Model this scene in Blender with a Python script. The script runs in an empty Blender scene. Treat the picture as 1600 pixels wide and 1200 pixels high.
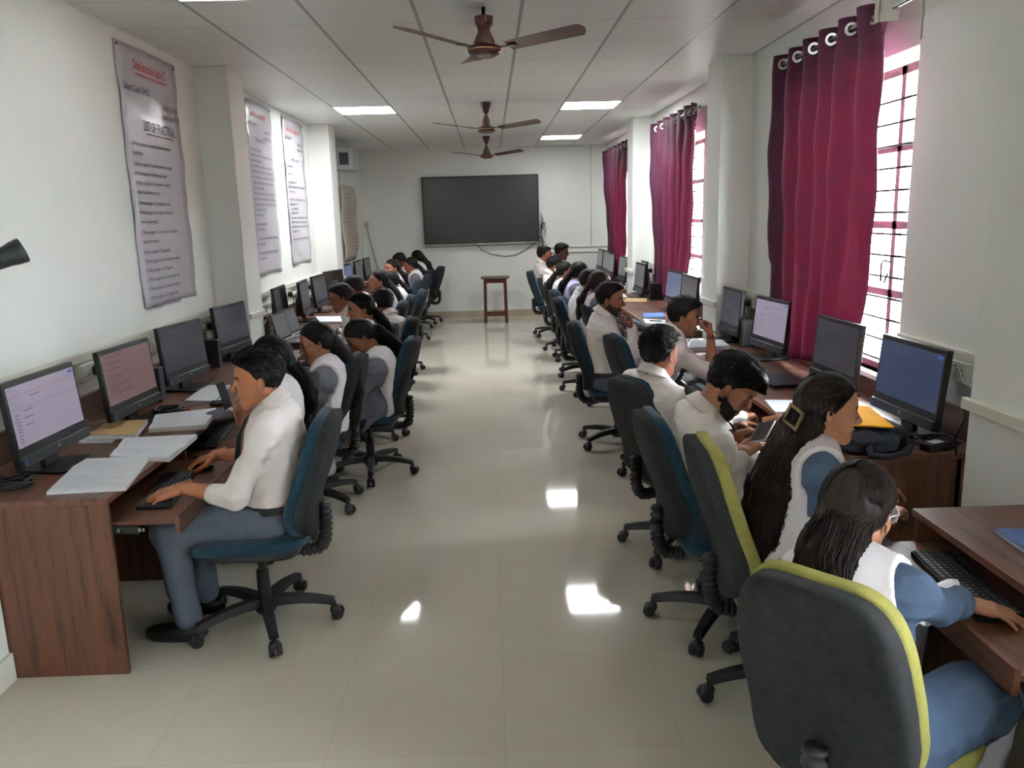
import bpy, bmesh, math, random
import numpy as np
from mathutils import Vector, Matrix

# ------------------------------------------------------------------ camera, world, exposure
S = bpy.context.scene
COL = S.collection
H_CAM = 1.7548
_p, _r, _y = 0.2050, -0.0258, -0.0223          # pitch down, roll, yaw
def _cam_axes(p, r, y):
    cy, sy, cp, sp = math.cos(y), math.sin(y), math.cos(p), math.sin(p)
    F = Vector((-sy * cp, cy * cp, -sp)); R = Vector((cy, sy, 0)); U = R.cross(F)
    c, s = math.cos(r), math.sin(r)
    return R * c + U * s, U * c - R * s, F
_R, _U, _F = _cam_axes(_p, _r, _y)
cam_d = bpy.data.cameras.new('camera'); cam = bpy.data.objects.new('camera', cam_d); COL.objects.link(cam)
cam_d.sensor_width = 36.0; cam_d.lens = 1264.95 / 1600 * 36.0; cam_d.clip_start = 0.02; cam_d.clip_end = 200
M = Matrix.Identity(4)
for i in range(3):
    M[i][0], M[i][1], M[i][2] = _R[i], _U[i], -_F[i]
M.translation = Vector((0, 0, H_CAM)); cam.matrix_world = M
S.camera = cam

world = bpy.data.worlds.new('world'); S.world = world; world.use_nodes = True
bg = world.node_tree.nodes['Background']; bg.inputs[0].default_value = (0.88, 0.95, 1.0, 1); bg.inputs[1].default_value = 56.0

S.view_settings.view_transform = 'Standard'; S.view_settings.look = 'None'
S.view_settings.exposure = 0.96; S.view_settings.gamma = 1.0; S.view_settings.use_curve_mapping = False
S.cycles.use_denoising = True; S.cycles.max_bounces = 10; S.cycles.diffuse_bounces = 7; S.cycles.glossy_bounces = 3
S.cycles.transmission_bounces = 4; S.cycles.transparent_max_bounces = 6; S.cycles.sample_clamp_indirect = 12
PANEL_STRENGTH = 28.0

random.seed(7); RNG = np.random.default_rng(7)
WL, WR, YB, YN, CH = -2.195, 2.066, 14.41, -1.6, 2.914      # left wall, right wall, far wall, near wall, ceiling

# ------------------------------------------------------------------ materials
def lin(c):
    return tuple((v / 255 / 12.92) if v / 255 <= 0.04045 else ((v / 255 + 0.055) / 1.055) ** 2.4 for v in c) + (1.0,)
class NT:
    def __init__(s, name):
        s.m = bpy.data.materials.new(name); s.m.use_nodes = True; s.t = s.m.node_tree; s.n = s.t.nodes
        s.b = s.n['Principled BSDF']
    def add(s, typ, **kw):
        n = s.n.new(typ)
        for k, v in kw.items(): setattr(n, k, v)
        return n
    def link(s, a, b): s.t.links.new(a, b)
    def coord(s, kind='Object', scale=(1, 1, 1)):
        tc = s.add('ShaderNodeTexCoord'); mp = s.add('ShaderNodeMapping'); mp.inputs['Scale'].default_value = scale
        s.link(tc.outputs[kind], mp.inputs['Vector']); return mp.outputs[0]
    def noise(s, vec, scale, detail=4, rough=.6):
        n = s.add('ShaderNodeTexNoise'); n.inputs['Scale'].default_value = scale; n.inputs['Detail'].default_value = detail
        n.inputs['Roughness'].default_value = rough; s.link(vec, n.inputs['Vector']); return n.outputs['Fac']
    def ramp(s, fac, stops):
        r = s.add('ShaderNodeValToRGB'); e = r.color_ramp.elements
        while len(e) < len(stops): e.new(0.5)
        for k, (p, c) in enumerate(stops): e[k].position = p; e[k].color = c
        s.link(fac, r.inputs[0]); return r.outputs[0]
    def bump(s, h, strength=.2, dist=.01):
        b = s.add('ShaderNodeBump'); b.inputs['Strength'].default_value = strength; b.inputs['Distance'].default_value = dist
        s.link(h, b.inputs['Height']); s.link(b.outputs[0], s.b.inputs['Normal'])
def mat(name, c, rough=.5, metal=0, spec=.5, nscale=None, amp=.12, bump=0, bscale=None, coord='Object', stretch=(1, 1, 1), sheen=0, emit=None, estr=0, coat=0):
    m = NT(name); c = lin(c) if max(c) > 1 else tuple(c) + (1,)
    b = m.b; b.inputs['Base Color'].default_value = c; b.inputs['Roughness'].default_value = rough
    b.inputs['Metallic'].default_value = metal; b.inputs['Specular IOR Level'].default_value = spec
    if sheen: b.inputs['Sheen Weight'].default_value = sheen
    if coat: b.inputs['Coat Weight'].default_value = coat
    if nscale:
        v = m.coord(coord, stretch); f = m.noise(v, nscale)
        lo = tuple(x * (1 - amp) for x in c[:3]) + (1,); hi = tuple(min(1, x * (1 + amp)) for x in c[:3]) + (1,)
        m.link(m.ramp(f, [(.3, lo), (.7, hi)]), b.inputs['Base Color'])
    if bump:
        v = m.coord(coord, stretch); m.bump(m.noise(v, bscale or 60, 3), bump, .004)
    if emit:
        b.inputs['Emission Color'].default_value = lin(emit); b.inputs['Emission Strength'].default_value = estr
    return m.m
def wood(name, base, dark, axis=1, scale=1.0, rough=.38):
    m = NT(name); st = [14, 14, 14]; st[axis] = .9
    v = m.coord('Object', tuple(x * scale for x in st))
    f = m.noise(v, 2.2, 6, .62); f2 = m.noise(m.coord('Object', tuple(x * 6 * scale for x in st)), 2.5, 3, .6)
    mx = m.add('ShaderNodeMath', operation='MULTIPLY_ADD'); m.link(f2, mx.inputs[0]); mx.inputs[1].default_value = .35; m.link(f, mx.inputs[2])
    m.link(m.ramp(mx.outputs[0], [(.50, lin(dark)), (.66, lin(base)), (.85, lin(tuple(min(255, x * 1.12) for x in base)))]), m.b.inputs['Base Color'])
    m.b.inputs['Roughness'].default_value = rough; m.bump(f2, .05, .002)
    return m.m
MT = {}
MT['wall'] = mat('wall_paint', (233, 236, 231), .75, nscale=1.3, amp=.035, bump=.05, bscale=25)
MT['wall_far'] = MT['wall']
MT['white_trim'] = mat('white_plastic_trunking', (222, 220, 208), .45, nscale=3, amp=.05)
MT['white_plastic'] = mat('white_plastic', (228, 226, 216), .35, nscale=6, amp=.03)
MT['black_plastic'] = mat('black_plastic', (26, 26, 28), .42, nscale=20, amp=.15, bump=.04, bscale=300)
MT['chair_plastic'] = mat('chair_black_plastic', (36, 36, 38), .5, nscale=9, amp=.2, bump=.05, bscale=200)
MT['teal'] = mat('teal_chair_fabric', (24, 52, 68), .92, spec=.2, nscale=40, amp=.2, bump=.25, bscale=500, sheen=.15)
MT['shell'] = mat('charcoal_chair_fabric', (46, 46, 47), .95, spec=.2, nscale=30, amp=.22, bump=.25, bscale=500)
MT['lime'] = mat('lime_chair_fabric', (140, 134, 74), .9, spec=.2, nscale=25, amp=.12, bump=.2, bscale=500)
MT['wood_y'] = wood('walnut_laminate_top', (100, 63, 48), (64, 37, 27), 1)
MT['wood_z'] = wood('walnut_laminate_panel', (94, 56, 39), (58, 31, 21), 2)
MT['wood_x'] = wood('walnut_laminate_end', (100, 60, 42), (66, 38, 26), 0)
MT['stool'] = wood('red_brown_stool_wood', (92, 44, 32), (58, 24, 18), 2, rough=.45)
MT['stool_top'] = wood('worn_grey_brown_stool_top', (104, 92, 74), (78, 64, 48), 0, rough=.6)
MT['steel'] = mat('brushed_steel', (170, 168, 162), .28, metal=1, nscale=30, amp=.1)
MT['dark_metal'] = mat('black_painted_metal', (34, 36, 38), .4, metal=.4, nscale=60, amp=.6, bump=.1, bscale=90)
MT['fan'] = mat('maroon_brown_fan_enamel', (84, 40, 34), .3, nscale=14, amp=.25, coat=.3)
MT['fan_pale'] = mat('pale_fan_enamel', (112, 84, 74), .5, nscale=25, amp=.25)  # paler enamel for motor covers and the left blade of each fan
MT['gold'] = mat('pale_gold_ring', (190, 160, 120), .3, metal=.8, nscale=20, amp=.1)
MT['paper'] = mat('notebook_paper', (222, 226, 232), .9, spec=.1, nscale=12, amp=.03, bump=.05, bscale=30)
MT['ink'] = mat('blue_black_ink', (140, 144, 170), .8, nscale=30, amp=.1)
MT['print_ink'] = mat('dark_print_ink', (62, 60, 80), .7, nscale=30, amp=.1)
MT['red_ink'] = mat('red_print_ink', (196, 62, 56), .7, nscale=30, amp=.1)
MT['poster'] = mat('glossy_lavender_flex_sheet', (196, 192, 200), .22, nscale=3, amp=.03, bump=.25, bscale=9)
MT['old_paper'] = mat('yellowed_poster_paper', (205, 196, 178), .7, nscale=8, amp=.06)
MT['tan'] = mat('tan_card_cover', (186, 156, 108), .6, nscale=9, amp=.08)
MT['yellow'] = mat('yellow_folder_card', (216, 150, 28), .9, spec=.05, nscale=6, amp=.06)
MT['bag'] = mat('navy_black_bag_cloth', (38, 42, 54), .8, nscale=20, amp=.25, bump=.4, bscale=40)
MT['blue_book'] = mat('blue_book_cover', (60, 92, 150), .5, nscale=8, amp=.2)
MT['orange'] = mat('orange_pen_plastic', (226, 92, 52), .4, nscale=8, amp=.05)
MT['glass_dark'] = mat('dark_display_glass', (22, 22, 24), .12, nscale=4, amp=.05)
MT['window_frame'] = mat('brown_painted_window_steel', (104, 78, 76), .5, nscale=20, amp=.15)
MT['concrete'] = mat('white_painted_window_reveal', (226, 222, 212), .8, nscale=8, amp=.04)
MT['brick'] = mat('orange_brick_outside', (190, 96, 58), .85, nscale=14, amp=.2)
MT['skirt'] = mat('cream_tile_skirting', (186, 174, 150), .3, nscale=5, amp=.06)
MT['cable_w'] = mat('white_cable', (206, 204, 190), .5, nscale=9, amp=.05)
MT['key'] = mat('grey_black_keycap', (44, 44, 48), .5, nscale=20, amp=.2)
MT['key_print'] = mat('white_key_legend', (170, 170, 175), .5, nscale=20, amp=.1)
MT['box_grey'] = mat('pale_grey_enamel', (196, 200, 202), .4, nscale=5, amp=.05)
MT['vent'] = mat('dark_vent', (70, 72, 76), .6, nscale=30, amp=.2)
MT['navy'] = mat('navy_tie_cloth', (30, 32, 52), .7, nscale=60, amp=.2, bump=.2, bscale=300)
MT['belt'] = mat('black_belt_leather', (24, 23, 24), .4, nscale=30, amp=.2)
MT['shoe'] = mat('black_shoe_leather', (26, 24, 24), .35, nscale=20, amp=.2)
MT['beard'] = mat('black_beard', (36, 27, 23), .8, nscale=90, amp=.4, bump=.6, bscale=220)
MT['lens'] = None

# floor: big cream vitrified tiles
m = NT('cream_vitrified_floor_tile'); v = m.coord('Object')
br = m.add('ShaderNodeTexBrick'); br.offset = 0; br.inputs['Scale'].default_value = 1; br.inputs['Brick Width'].default_value = .6; br.inputs['Row Height'].default_value = .6
br.inputs['Mortar Size'].default_value = .0016; br.inputs['Color1'].default_value = lin((206, 201, 187)); br.inputs['Color2'].default_value = lin((204, 197, 182)); br.inputs['Mortar'].default_value = lin((190, 182, 167))
m.link(v, br.inputs['Vector']); f = m.noise(v, 1.7, 5, .6)
mx = m.add('ShaderNodeMixRGB', blend_type='MULTIPLY'); mx.inputs[0].default_value = 1; m.link(br.outputs[0], mx.inputs[1])
m.link(m.ramp(f, [(.3, (.93, .92, .90, 1)), (.7, (1, 1, 1, 1))]), mx.inputs[2]); m.link(mx.outputs[0], m.b.inputs['Base Color'])
m.b.inputs['Roughness'].default_value = .055; m.b.inputs['Specular IOR Level'].default_value = .36
m.bump(m.noise(v, 2.3, 2), .012, .01); MT['floor'] = m.m

# ceiling: 2 ft lay-in tiles on metal tees
TX0, TY0, TT = -0.9997, 5.2725, 0.6096
m = NT('mineral_ceiling_tile'); tc = m.add('ShaderNodeTexCoord'); sp = m.add('ShaderNodeSeparateXYZ'); m.link(tc.outputs['Object'], sp.inputs[0])
def _line(out, off, half):
    a = m.add('ShaderNodeMath', operation='SUBTRACT'); m.link(out, a.inputs[0]); a.inputs[1].default_value = off - 40 * TT
    d = m.add('ShaderNodeMath', operation='DIVIDE'); m.link(a.outputs[0], d.inputs[0]); d.inputs[1].default_value = TT
    fr = m.add('ShaderNodeMath', operation='FRACT'); m.link(d.outputs[0], fr.inputs[0])
    s1 = m.add('ShaderNodeMath', operation='SUBTRACT'); m.link(fr.outputs[0], s1.inputs[0]); s1.inputs[1].default_value = .5
    ab = m.add('ShaderNodeMath', operation='ABSOLUTE'); m.link(s1.outputs[0], ab.inputs[0])
    g = m.add('ShaderNodeMath', operation='GREATER_THAN'); m.link(ab.outputs[0], g.inputs[0]); g.inputs[1].default_value = .5 - half / TT
    return g.outputs[0]
lx = _line(sp.outputs[0], TX0, .011); ly = _line(sp.outputs[1], TY0, .0035)
f = m.noise(m.coord('Object', (1, 4, 1)), 9, 4, .7)
c0 = m.ramp(f, [(.3, lin((230, 234, 231))), (.7, lin((236, 240, 237)))])
mA = m.add('ShaderNodeMixRGB'); m.link(ly, mA.inputs[0]); m.link(c0, mA.inputs[1]); mA.inputs[2].default_value = lin((184, 181, 174))
mB = m.add('ShaderNodeMixRGB'); m.link(lx, mB.inputs[0]); m.link(mA.outputs[0], mB.inputs[1]); mB.inputs[2].default_value = lin((160, 168, 162))
m.link(mB.outputs[0], m.b.inputs['Base Color']); m.b.inputs['Roughness'].default_value = .45; m.b.inputs['Specular IOR Level'].default_value = .35
wv = m.add('ShaderNodeTexWave'); wv.wave_type = 'BANDS'; wv.bands_direction = 'Y'; wv.inputs['Scale'].default_value = 9; wv.inputs['Distortion'].default_value = 5; wv.inputs['Detail'].default_value = 2
m.link(m.coord('Object'), wv.inputs['Vector']); m.bump(wv.outputs[1], .12, .004); MT['ceiling'] = m.m

# curtain: wine cloth that lets daylight through
m = NT('wine_curtain_cloth'); v = m.coord('Object', (60, 60, 10))
c1 = m.ramp(m.noise(v, 2, 4), [(.3, lin((72, 32, 54))), (.7, lin((92, 42, 70)))]); m.link(c1, m.b.inputs['Base Color'])
m.b.inputs['Roughness'].default_value = .6; m.b.inputs['Specular IOR Level'].default_value = .3
tr = m.add('ShaderNodeBsdfTranslucent'); tr.inputs[0].default_value = lin((205, 92, 135)); ms = m.add('ShaderNodeMixShader'); ms.inputs[0].default_value = .095
m.link(m.b.outputs[0], ms.inputs[1]); m.link(tr.outputs[0], ms.inputs[2]); m.link(ms.outputs[0], m.n['Material Output'].inputs[0])
m.bump(m.noise(m.coord('Object', (1, 1, .15)), 300, 2), .15, .002); MT['curtain'] = m.m
# glass
m = NT('clear_window_glass'); tb = m.add('ShaderNodeBsdfTransparent'); tb.inputs[0].default_value = (.95, .97, .97, 1); gb = m.add('ShaderNodeBsdfGlossy'); gb.inputs['Roughness'].default_value = .02
ms = m.add('ShaderNodeMixShader'); ms.inputs[0].default_value = .05; m.link(tb.outputs[0], ms.inputs[1]); m.link(gb.outputs[0], ms.inputs[2]); m.link(ms.outputs[0], m.n['Material Output'].inputs[0])
MT['pane'] = m.m
m = NT('spectacle_lens'); m.b.inputs['Transmission Weight'].default_value = .9; m.b.inputs['Roughness'].default_value = .02; m.b.inputs['IOR'].default_value = 1.1; MT['lens'] = m.m
def lamp_mat(name, c, s):
    m = bpy.data.materials.new(name); m.use_nodes = True; n = m.node_tree.nodes; n.remove(n['Principled BSDF'])
    e = n.new('ShaderNodeEmission'); e.inputs[0].default_value = c; e.inputs[1].default_value = s; m.node_tree.links.new(e.outputs[0], n['Material Output'].inputs[0]); return m
MT['panel_light'] = lamp_mat('led_panel_light', (.97, .985, 1.0, 1), PANEL_STRENGTH); MT['panel_light_dim'] = lamp_mat('dimmer_led_panel_light', (.97, .985, 1.0, 1), PANEL_STRENGTH * .48); MT['panel_light_low'] = lamp_mat('turned_down_led_panel_light', (.97, .985, 1.0, 1), PANEL_STRENGTH * .10)  # near panels turned down so the left wall is not overlit
def screen_mat(name, c, s):
    m = NT(name); m.b.inputs['Base Color'].default_value = (.012, .012, .014, 1); m.b.inputs['Roughness'].default_value = .22
    m.b.inputs['Emission Color'].default_value = lin(c); m.b.inputs['Emission Strength'].default_value = s * .48; return m.m
SCR = dict(form=screen_mat('lit_lavender_page', (150, 142, 160), .95), rose=screen_mat('lit_rose_brown_page', (116, 92, 92), .9), dark=screen_mat('dim_dark_page', (58, 58, 66), .75),
           blue=screen_mat('lit_blue_grey_page', (92, 104, 140), .8), navy=screen_mat('dim_navy_page', (58, 68, 96), .8), grey=screen_mat('grey_screen_glow', (92, 96, 98), .8), off=MT['glass_dark'])  # grey: on the far right monitors, reflections put in as a glow
SCR_T = dict(form=screen_mat('page_text', (96, 84, 112), .9), red=screen_mat('page_red_rule', (180, 90, 110), .9), rose=screen_mat('rose_page_text', (78, 58, 60), .9), dark=screen_mat('dark_page_text', (78, 78, 88), .8), tag=screen_mat('page_blue_tag', (70, 92, 170), .9),
             blue=screen_mat('blue_page_text', (70, 80, 120), .8), navy=screen_mat('navy_page_text', (76, 88, 120), .8), grey=screen_mat('grey_page_text', (104, 108, 112), .8))

# ------------------------------------------------------------------ mesh helpers
class MB:
    def __init__(s): s.v = []; s.f = []; s.mi = []; s.cur = 0
    def _a(s, vs, fs):
        o = len(s.v); s.v += [tuple(v) for v in vs]; s.f += [tuple(i + o for i in f) for f in fs]; s.mi += [s.cur] * len(fs); return s
    def mat(s, i): s.cur = i; return s
    def box(s, x0, x1, y0, y1, z0, z1, M=None):
        vs = [Vector((x, y, z)) for x in (x0, x1) for y in (y0, y1) for z in (z0, z1)]
        if M is not None: vs = [M @ v for v in vs]
        return s._a(vs, [(0, 1, 3, 2), (4, 6, 7, 5), (0, 4, 5, 1), (2, 3, 7, 6), (0, 2, 6, 4), (1, 5, 7, 3)])
    def quad(s, a, b, c, d): return s._a([a, b, c, d], [(0, 1, 2, 3)])
    def slab(s, pts, z0, z1):
        n = len(pts); vs = [(p[0], p[1], z0) for p in pts] + [(p[0], p[1], z1) for p in pts]
        return s._a(vs, [tuple(range(n - 1, -1, -1)), tuple(range(n, 2 * n))] + [(i, (i + 1) % n, (i + 1) % n + n, i + n) for i in range(n)])
    def lathe(s, prof, n=24, M=None, cap=True):
        vs = []; fs = []
        for (r, z) in prof:
            for k in range(n):
                a = 2 * math.pi * k / n; v = Vector((r * math.cos(a), r * math.sin(a), z)); vs.append(M @ v if M is not None else v)
        for i in range(len(prof) - 1):
            for k in range(n): fs.append((i * n + k, i * n + (k + 1) % n, (i + 1) * n + (k + 1) % n, (i + 1) * n + k))
        if cap: fs.append(tuple(range(n - 1, -1, -1))); fs.append(tuple((len(prof) - 1) * n + k for k in range(n)))
        return s._a(vs, fs)
    def tube(s, pts, r, n=8, cap=True):
        pts = [Vector(p) for p in pts]; rs = r if isinstance(r, (list, tuple)) else [r] * len(pts); vs = []; fs = []; up = None
        for i, p in enumerate(pts):
            t = (pts[min(i + 1, len(pts) - 1)] - pts[max(i - 1, 0)])
            t = t.normalized() if t.length > 1e-9 else Vector((0, 0, 1))
            if up is None: up = t.orthogonal().normalized()
            else:
                up = up - t * up.dot(t); up = up.normalized() if up.length > 1e-6 else t.orthogonal().normalized()
            w = t.cross(up)
            for k in range(n):
                a = 2 * math.pi * k / n; vs.append(p + (up * math.cos(a) + w * math.sin(a)) * rs[i])
        for i in range(len(pts) - 1):
            for k in range(n): fs.append((i * n + k, i * n + (k + 1) % n, (i + 1) * n + (k + 1) % n, (i + 1) * n + k))
        if cap: fs.append(tuple(range(n - 1, -1, -1))); fs.append(tuple((len(pts) - 1) * n + k for k in range(n)))
        return s._a(vs, fs)
    def superell(s, c, r, e1=.4, e2=.4, nu=20, nv=28, fn=None):
        sg = lambda a, e: math.copysign(abs(a) ** e, a); vs = []; fs = []
        for i in range(1, nu):
            t = -math.pi / 2 + math.pi * i / nu
            for k in range(nv):
                a = 2 * math.pi * k / nv
                v = Vector((r[0] * sg(math.cos(t), e1) * sg(math.cos(a), e2), r[1] * sg(math.cos(t), e1) * sg(math.sin(a), e2), r[2] * sg(math.sin(t), e1)))
                vs.append(v)
        vs.append(Vector((0, 0, -r[2]))); vs.append(Vector((0, 0, r[2]))); n = (nu - 1)
        for i in range(n - 1):
            for k in range(nv): fs.append((i * nv + k, i * nv + (k + 1) % nv, (i + 1) * nv + (k + 1) % nv, (i + 1) * nv + k))
        b = n * nv
        for k in range(nv): fs.append((b, (k + 1) % nv, k)); fs.append((b + 1, (n - 1) * nv + k, (n - 1) * nv + (k + 1) % nv))
        vs = [(fn(v) if fn else v) + Vector(c) for v in vs]
        return s._a(vs, fs)
    def arr(s, V, Fq):
        o = len(s.v); s.v += [tuple(v) for v in V.tolist()]; s.f += [tuple(i + o for i in f) for f in Fq.tolist()]; s.mi += [s.cur] * len(Fq); return s
def add_obj(name, mb, mats, parent=None, loc=None, smooth=40, bevel=0, rot=None):
    me = bpy.data.meshes.new(name); me.from_pydata(mb.v, [], mb.f)
    mats = mats if isinstance(mats, (list, tuple)) else [mats]
    for x in mats: me.materials.append(MT[x] if isinstance(x, str) else x)
    me.polygons.foreach_set('material_index', mb.mi); me.validate(); me.update()
    if smooth:
        me.polygons.foreach_set('use_smooth', [True] * len(me.polygons))
        if smooth < 180: me.set_sharp_from_angle(angle=math.radians(smooth))
    o = bpy.data.objects.new(name, me); COL.objects.link(o)
    if parent: o.parent = parent
    if loc: o.location = loc
    if rot: o.rotation_euler = rot
    if bevel:
        b = o.modifiers.new('bevel', 'BEVEL'); b.width = bevel; b.segments = 2; b.limit_method = 'ANGLE'; b.harden_normals = False
    return o
def tag(o, label=None, cat=None, group=None, kind=None):
    if label: o['label'] = label
    if cat: o['category'] = cat
    if group: o['group'] = group
    if kind: o['kind'] = kind
    return o
def thing(name, label, cat, loc=(0, 0, 0), rz=0, group=None):
    o = bpy.data.objects.new(name, None); o.empty_display_size = .1; COL.objects.link(o); o.location = loc; o.rotation_euler = (0, 0, rz)
    return tag(o, label, cat, group)
def copy_tree(o, parent=None):
    c = o.copy(); COL.objects.link(c)
    if parent is not None: c.parent = parent
    for ch in list(o.children): copy_tree(ch, c)
    return c
def scribble(mb, org, ux, uy, w, h, words=6, rng=random, dens=.78):
    """a line of small upright strokes that reads as blurred writing; org = left end, ux/uy unit vectors, w x h its size"""
    org, ux, uy = Vector(org), Vector(ux), Vector(uy); x = 0; n = ux.cross(uy)
    while x < w:
        L = min(rng.uniform(.5, 1.5) * w / words, w - x); e = x + L * dens; t = x
        while t < e:
            a = h * rng.choice((.55, .55, .6, 1.0, .9)); b = org + ux * t - uy * (h * .25 if rng.random() < .12 else 0); sw = h * .16
            mb.quad(b, b + ux * sw, b + ux * sw + uy * a, b + uy * a)
            if rng.random() < .7: mb.quad(b + uy * (h * .42), b + ux * (h * .42) + uy * (h * .42), b + ux * (h * .42) + uy * (h * .56), b + uy * (h * .56))
            t += h * .42
        x += L
def text_mesh(body, size, sx=1.0, align='LEFT', weight=0.0, shear=0):
    cu = bpy.data.curves.new('text', 'FONT'); cu.body = body; cu.size = size; cu.align_x = align; cu.offset = weight; cu.shear = shear; cu.resolution_u = 3
    o = bpy.data.objects.new('text', cu); COL.objects.link(o); dg = bpy.context.evaluated_depsgraph_get(); me = bpy.data.meshes.new_from_object(o.evaluated_get(dg))
    V = [(v.co.x * sx, v.co.y, 0) for v in me.vertices]; Fc = [tuple(p.vertices) for p in me.polygons]
    bpy.data.objects.remove(o); bpy.data.curves.remove(cu); bpy.data.meshes.remove(me); return V, Fc
def put_text(mb, body, size, org, ux, uy, sx=1.0, align='LEFT', weight=0.0):
    V, Fc = text_mesh(body, size, sx, align, weight); org, ux, uy = Vector(org), Vector(ux), Vector(uy)
    mb._a([org + ux * v[0] + uy * v[1] for v in V], Fc)
# ------------------------------------------------------------------ implicit-surface modelling (for people, hair, cloth)
class Fld:
    def __init__(s, lo, hi, h):
        s.lo = np.array(lo, float); s.h = h; s.n = np.maximum(4, np.ceil((np.array(hi, float) - s.lo) / h).astype(int) + 1)
        s.ax = [(s.lo[i] + np.arange(s.n[i]) * h).astype(np.float32) for i in range(3)]
        s.v = np.full(s.n, .2, np.float32)
    def sub(s, lo, hi):
        sl = []
        for i in range(3):
            a = int(max(0, math.floor((lo[i] - s.lo[i]) / s.h))); b = int(min(s.n[i], math.ceil((hi[i] - s.lo[i]) / s.h) + 1))
            if b <= a: return None, None
            sl.append(slice(a, b))
        X = s.ax[0][sl[0]][:, None, None]; Y = s.ax[1][sl[1]][None, :, None]; Z = s.ax[2][sl[2]][None, None, :]
        return tuple(sl), (X, Y, Z)
    def put(s, fn, lo, hi, k=.02, mode='add', m=.045):
        sl, P = s.sub([a - m for a in lo], [b + m for b in hi])
        if sl is None: return
        d = fn(*P); a = s.v[sl]
        if mode == 'add':
            hh = np.maximum(k - np.abs(a - d), 0) / k; s.v[sl] = np.minimum(a, d) - hh * hh * k * .25
        else:
            d = -d; hh = np.maximum(k - np.abs(a - d), 0) / k; s.v[sl] = np.maximum(a, d) + hh * hh * k * .25
    def cone(s, a, b, ra, rb, k=.02, mode='add', g=0):
        a = np.array(a, float); b = np.array(b, float); ba = b - a; L = float(ba @ ba) + 1e-9; ra += g; rb += g
        def fn(X, Y, Z):
            px, py, pz = X - a[0], Y - a[1], Z - a[2]; t = np.clip((px * ba[0] + py * ba[1] + pz * ba[2]) / L, 0, 1)
            return np.sqrt((px - t * ba[0]) ** 2 + (py - t * ba[1]) ** 2 + (pz - t * ba[2]) ** 2) - (ra + (rb - ra) * t)
        r = max(ra, rb); s.put(fn, np.minimum(a, b) - r, np.maximum(a, b) + r, k, mode)
    def ell(s, c, r, R=None, k=.02, mode='add', g=0):
        c = np.array(c, float); r = np.array(r, float) + g; R = np.eye(3) if R is None else np.array(R, float)
        def fn(X, Y, Z):
            px, py, pz = X - c[0], Y - c[1], Z - c[2]
            q = [(px * R[0, i] + py * R[1, i] + pz * R[2, i]) for i in range(3)]
            k0 = np.sqrt((q[0] / r[0]) ** 2 + (q[1] / r[1]) ** 2 + (q[2] / r[2]) ** 2)
            k1 = np.sqrt((q[0] / r[0] ** 2) ** 2 + (q[1] / r[1] ** 2) ** 2 + (q[2] / r[2] ** 2) ** 2) + 1e-6
            return k0 * (k0 - 1) / k1
        e = np.sqrt(((R * r[None, :]) ** 2).sum(1)); s.put(fn, c - e, c + e, k, mode)
    def rbox(s, c, r, R=None, rd=.01, k=.01, mode='add'):
        c = np.array(c, float); r = np.array(r, float) - rd; R = np.eye(3) if R is None else np.array(R, float)
        def fn(X, Y, Z):
            px, py, pz = X - c[0], Y - c[1], Z - c[2]
            q = [np.abs(px * R[0, i] + py * R[1, i] + pz * R[2, i]) - r[i] for i in range(3)]
            o = np.sqrt(np.maximum(q[0], 0) ** 2 + np.maximum(q[1], 0) ** 2 + np.maximum(q[2], 0) ** 2)
            return o + np.minimum(np.maximum(np.maximum(q[0], q[1]), q[2]), 0) - rd
        e = np.abs(R) @ (r + rd); s.put(fn, c - e, c + e, k, mode)
    def noise(s, cell, amp, seed=0):
        rg = np.random.default_rng(seed); W = []
        for i in range(3):
            c = cell[i]; t = (s.ax[i] - s.lo[i]) / c; mI = int(t[-1]) + 2; i0 = t.astype(int); fr = t - i0; fr = fr * fr * (3 - 2 * fr)
            w = np.zeros((s.n[i], mI + 1), np.float32); w[np.arange(s.n[i]), i0] = 1 - fr; w[np.arange(s.n[i]), i0 + 1] = fr; W.append(w)
        L = rg.uniform(-1, 1, [w.shape[1] for w in W]).astype(np.float32)
        return np.einsum('ai,bj,ck,ijk->abc', W[0], W[1], W[2], L, optimize=True) * amp
    def grids(s): return s.ax[0][:, None, None], s.ax[1][None, :, None], s.ax[2][None, None, :]
    def mesh(s):
        v = s.v.copy(); big = .05
        for a in range(3):
            ix = [slice(None)] * 3
            ix[a] = 0; v[tuple(ix)] = np.maximum(v[tuple(ix)], .001); ix[a] = -1; v[tuple(ix)] = np.maximum(v[tuple(ix)], .001)
        ins = v < 0; c = np.zeros(np.array(v.shape) - 1, np.int8)
        for dx in (0, 1):
            for dy in (0, 1):
                for dz in (0, 1): c += ins[dx:v.shape[0] - 1 + dx, dy:v.shape[1] - 1 + dy, dz:v.shape[2] - 1 + dz]
        I = np.argwhere((c > 0) & (c < 8))
        if len(I) == 0: return np.zeros((0, 3)), np.zeros((0, 4), int)
        cv = {}
        for dx in (0, 1):
            for dy in (0, 1):
                for dz in (0, 1): cv[(dx, dy, dz)] = v[I[:, 0] + dx, I[:, 1] + dy, I[:, 2] + dz]
        acc = np.zeros((len(I), 3)); cnt = np.zeros(len(I))
        for a in range(3):
            o = [b for b in range(3) if b != a]
            for p in (0, 1):
                for q in (0, 1):
                    k0 = [0, 0, 0]; k0[o[0]] = p; k0[o[1]] = q; k1 = list(k0); k1[a] = 1
                    A, B = cv[tuple(k0)], cv[tuple(k1)]; mk = (A < 0) != (B < 0); t = np.where(mk, A / np.where(mk, A - B, 1), 0)
                    P = np.tile(np.array(k0, float), (len(I), 1)); P[:, a] = t; acc += P * mk[:, None]; cnt += mk
        V = (I + acc / cnt[:, None]) * s.h + s.lo
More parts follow.
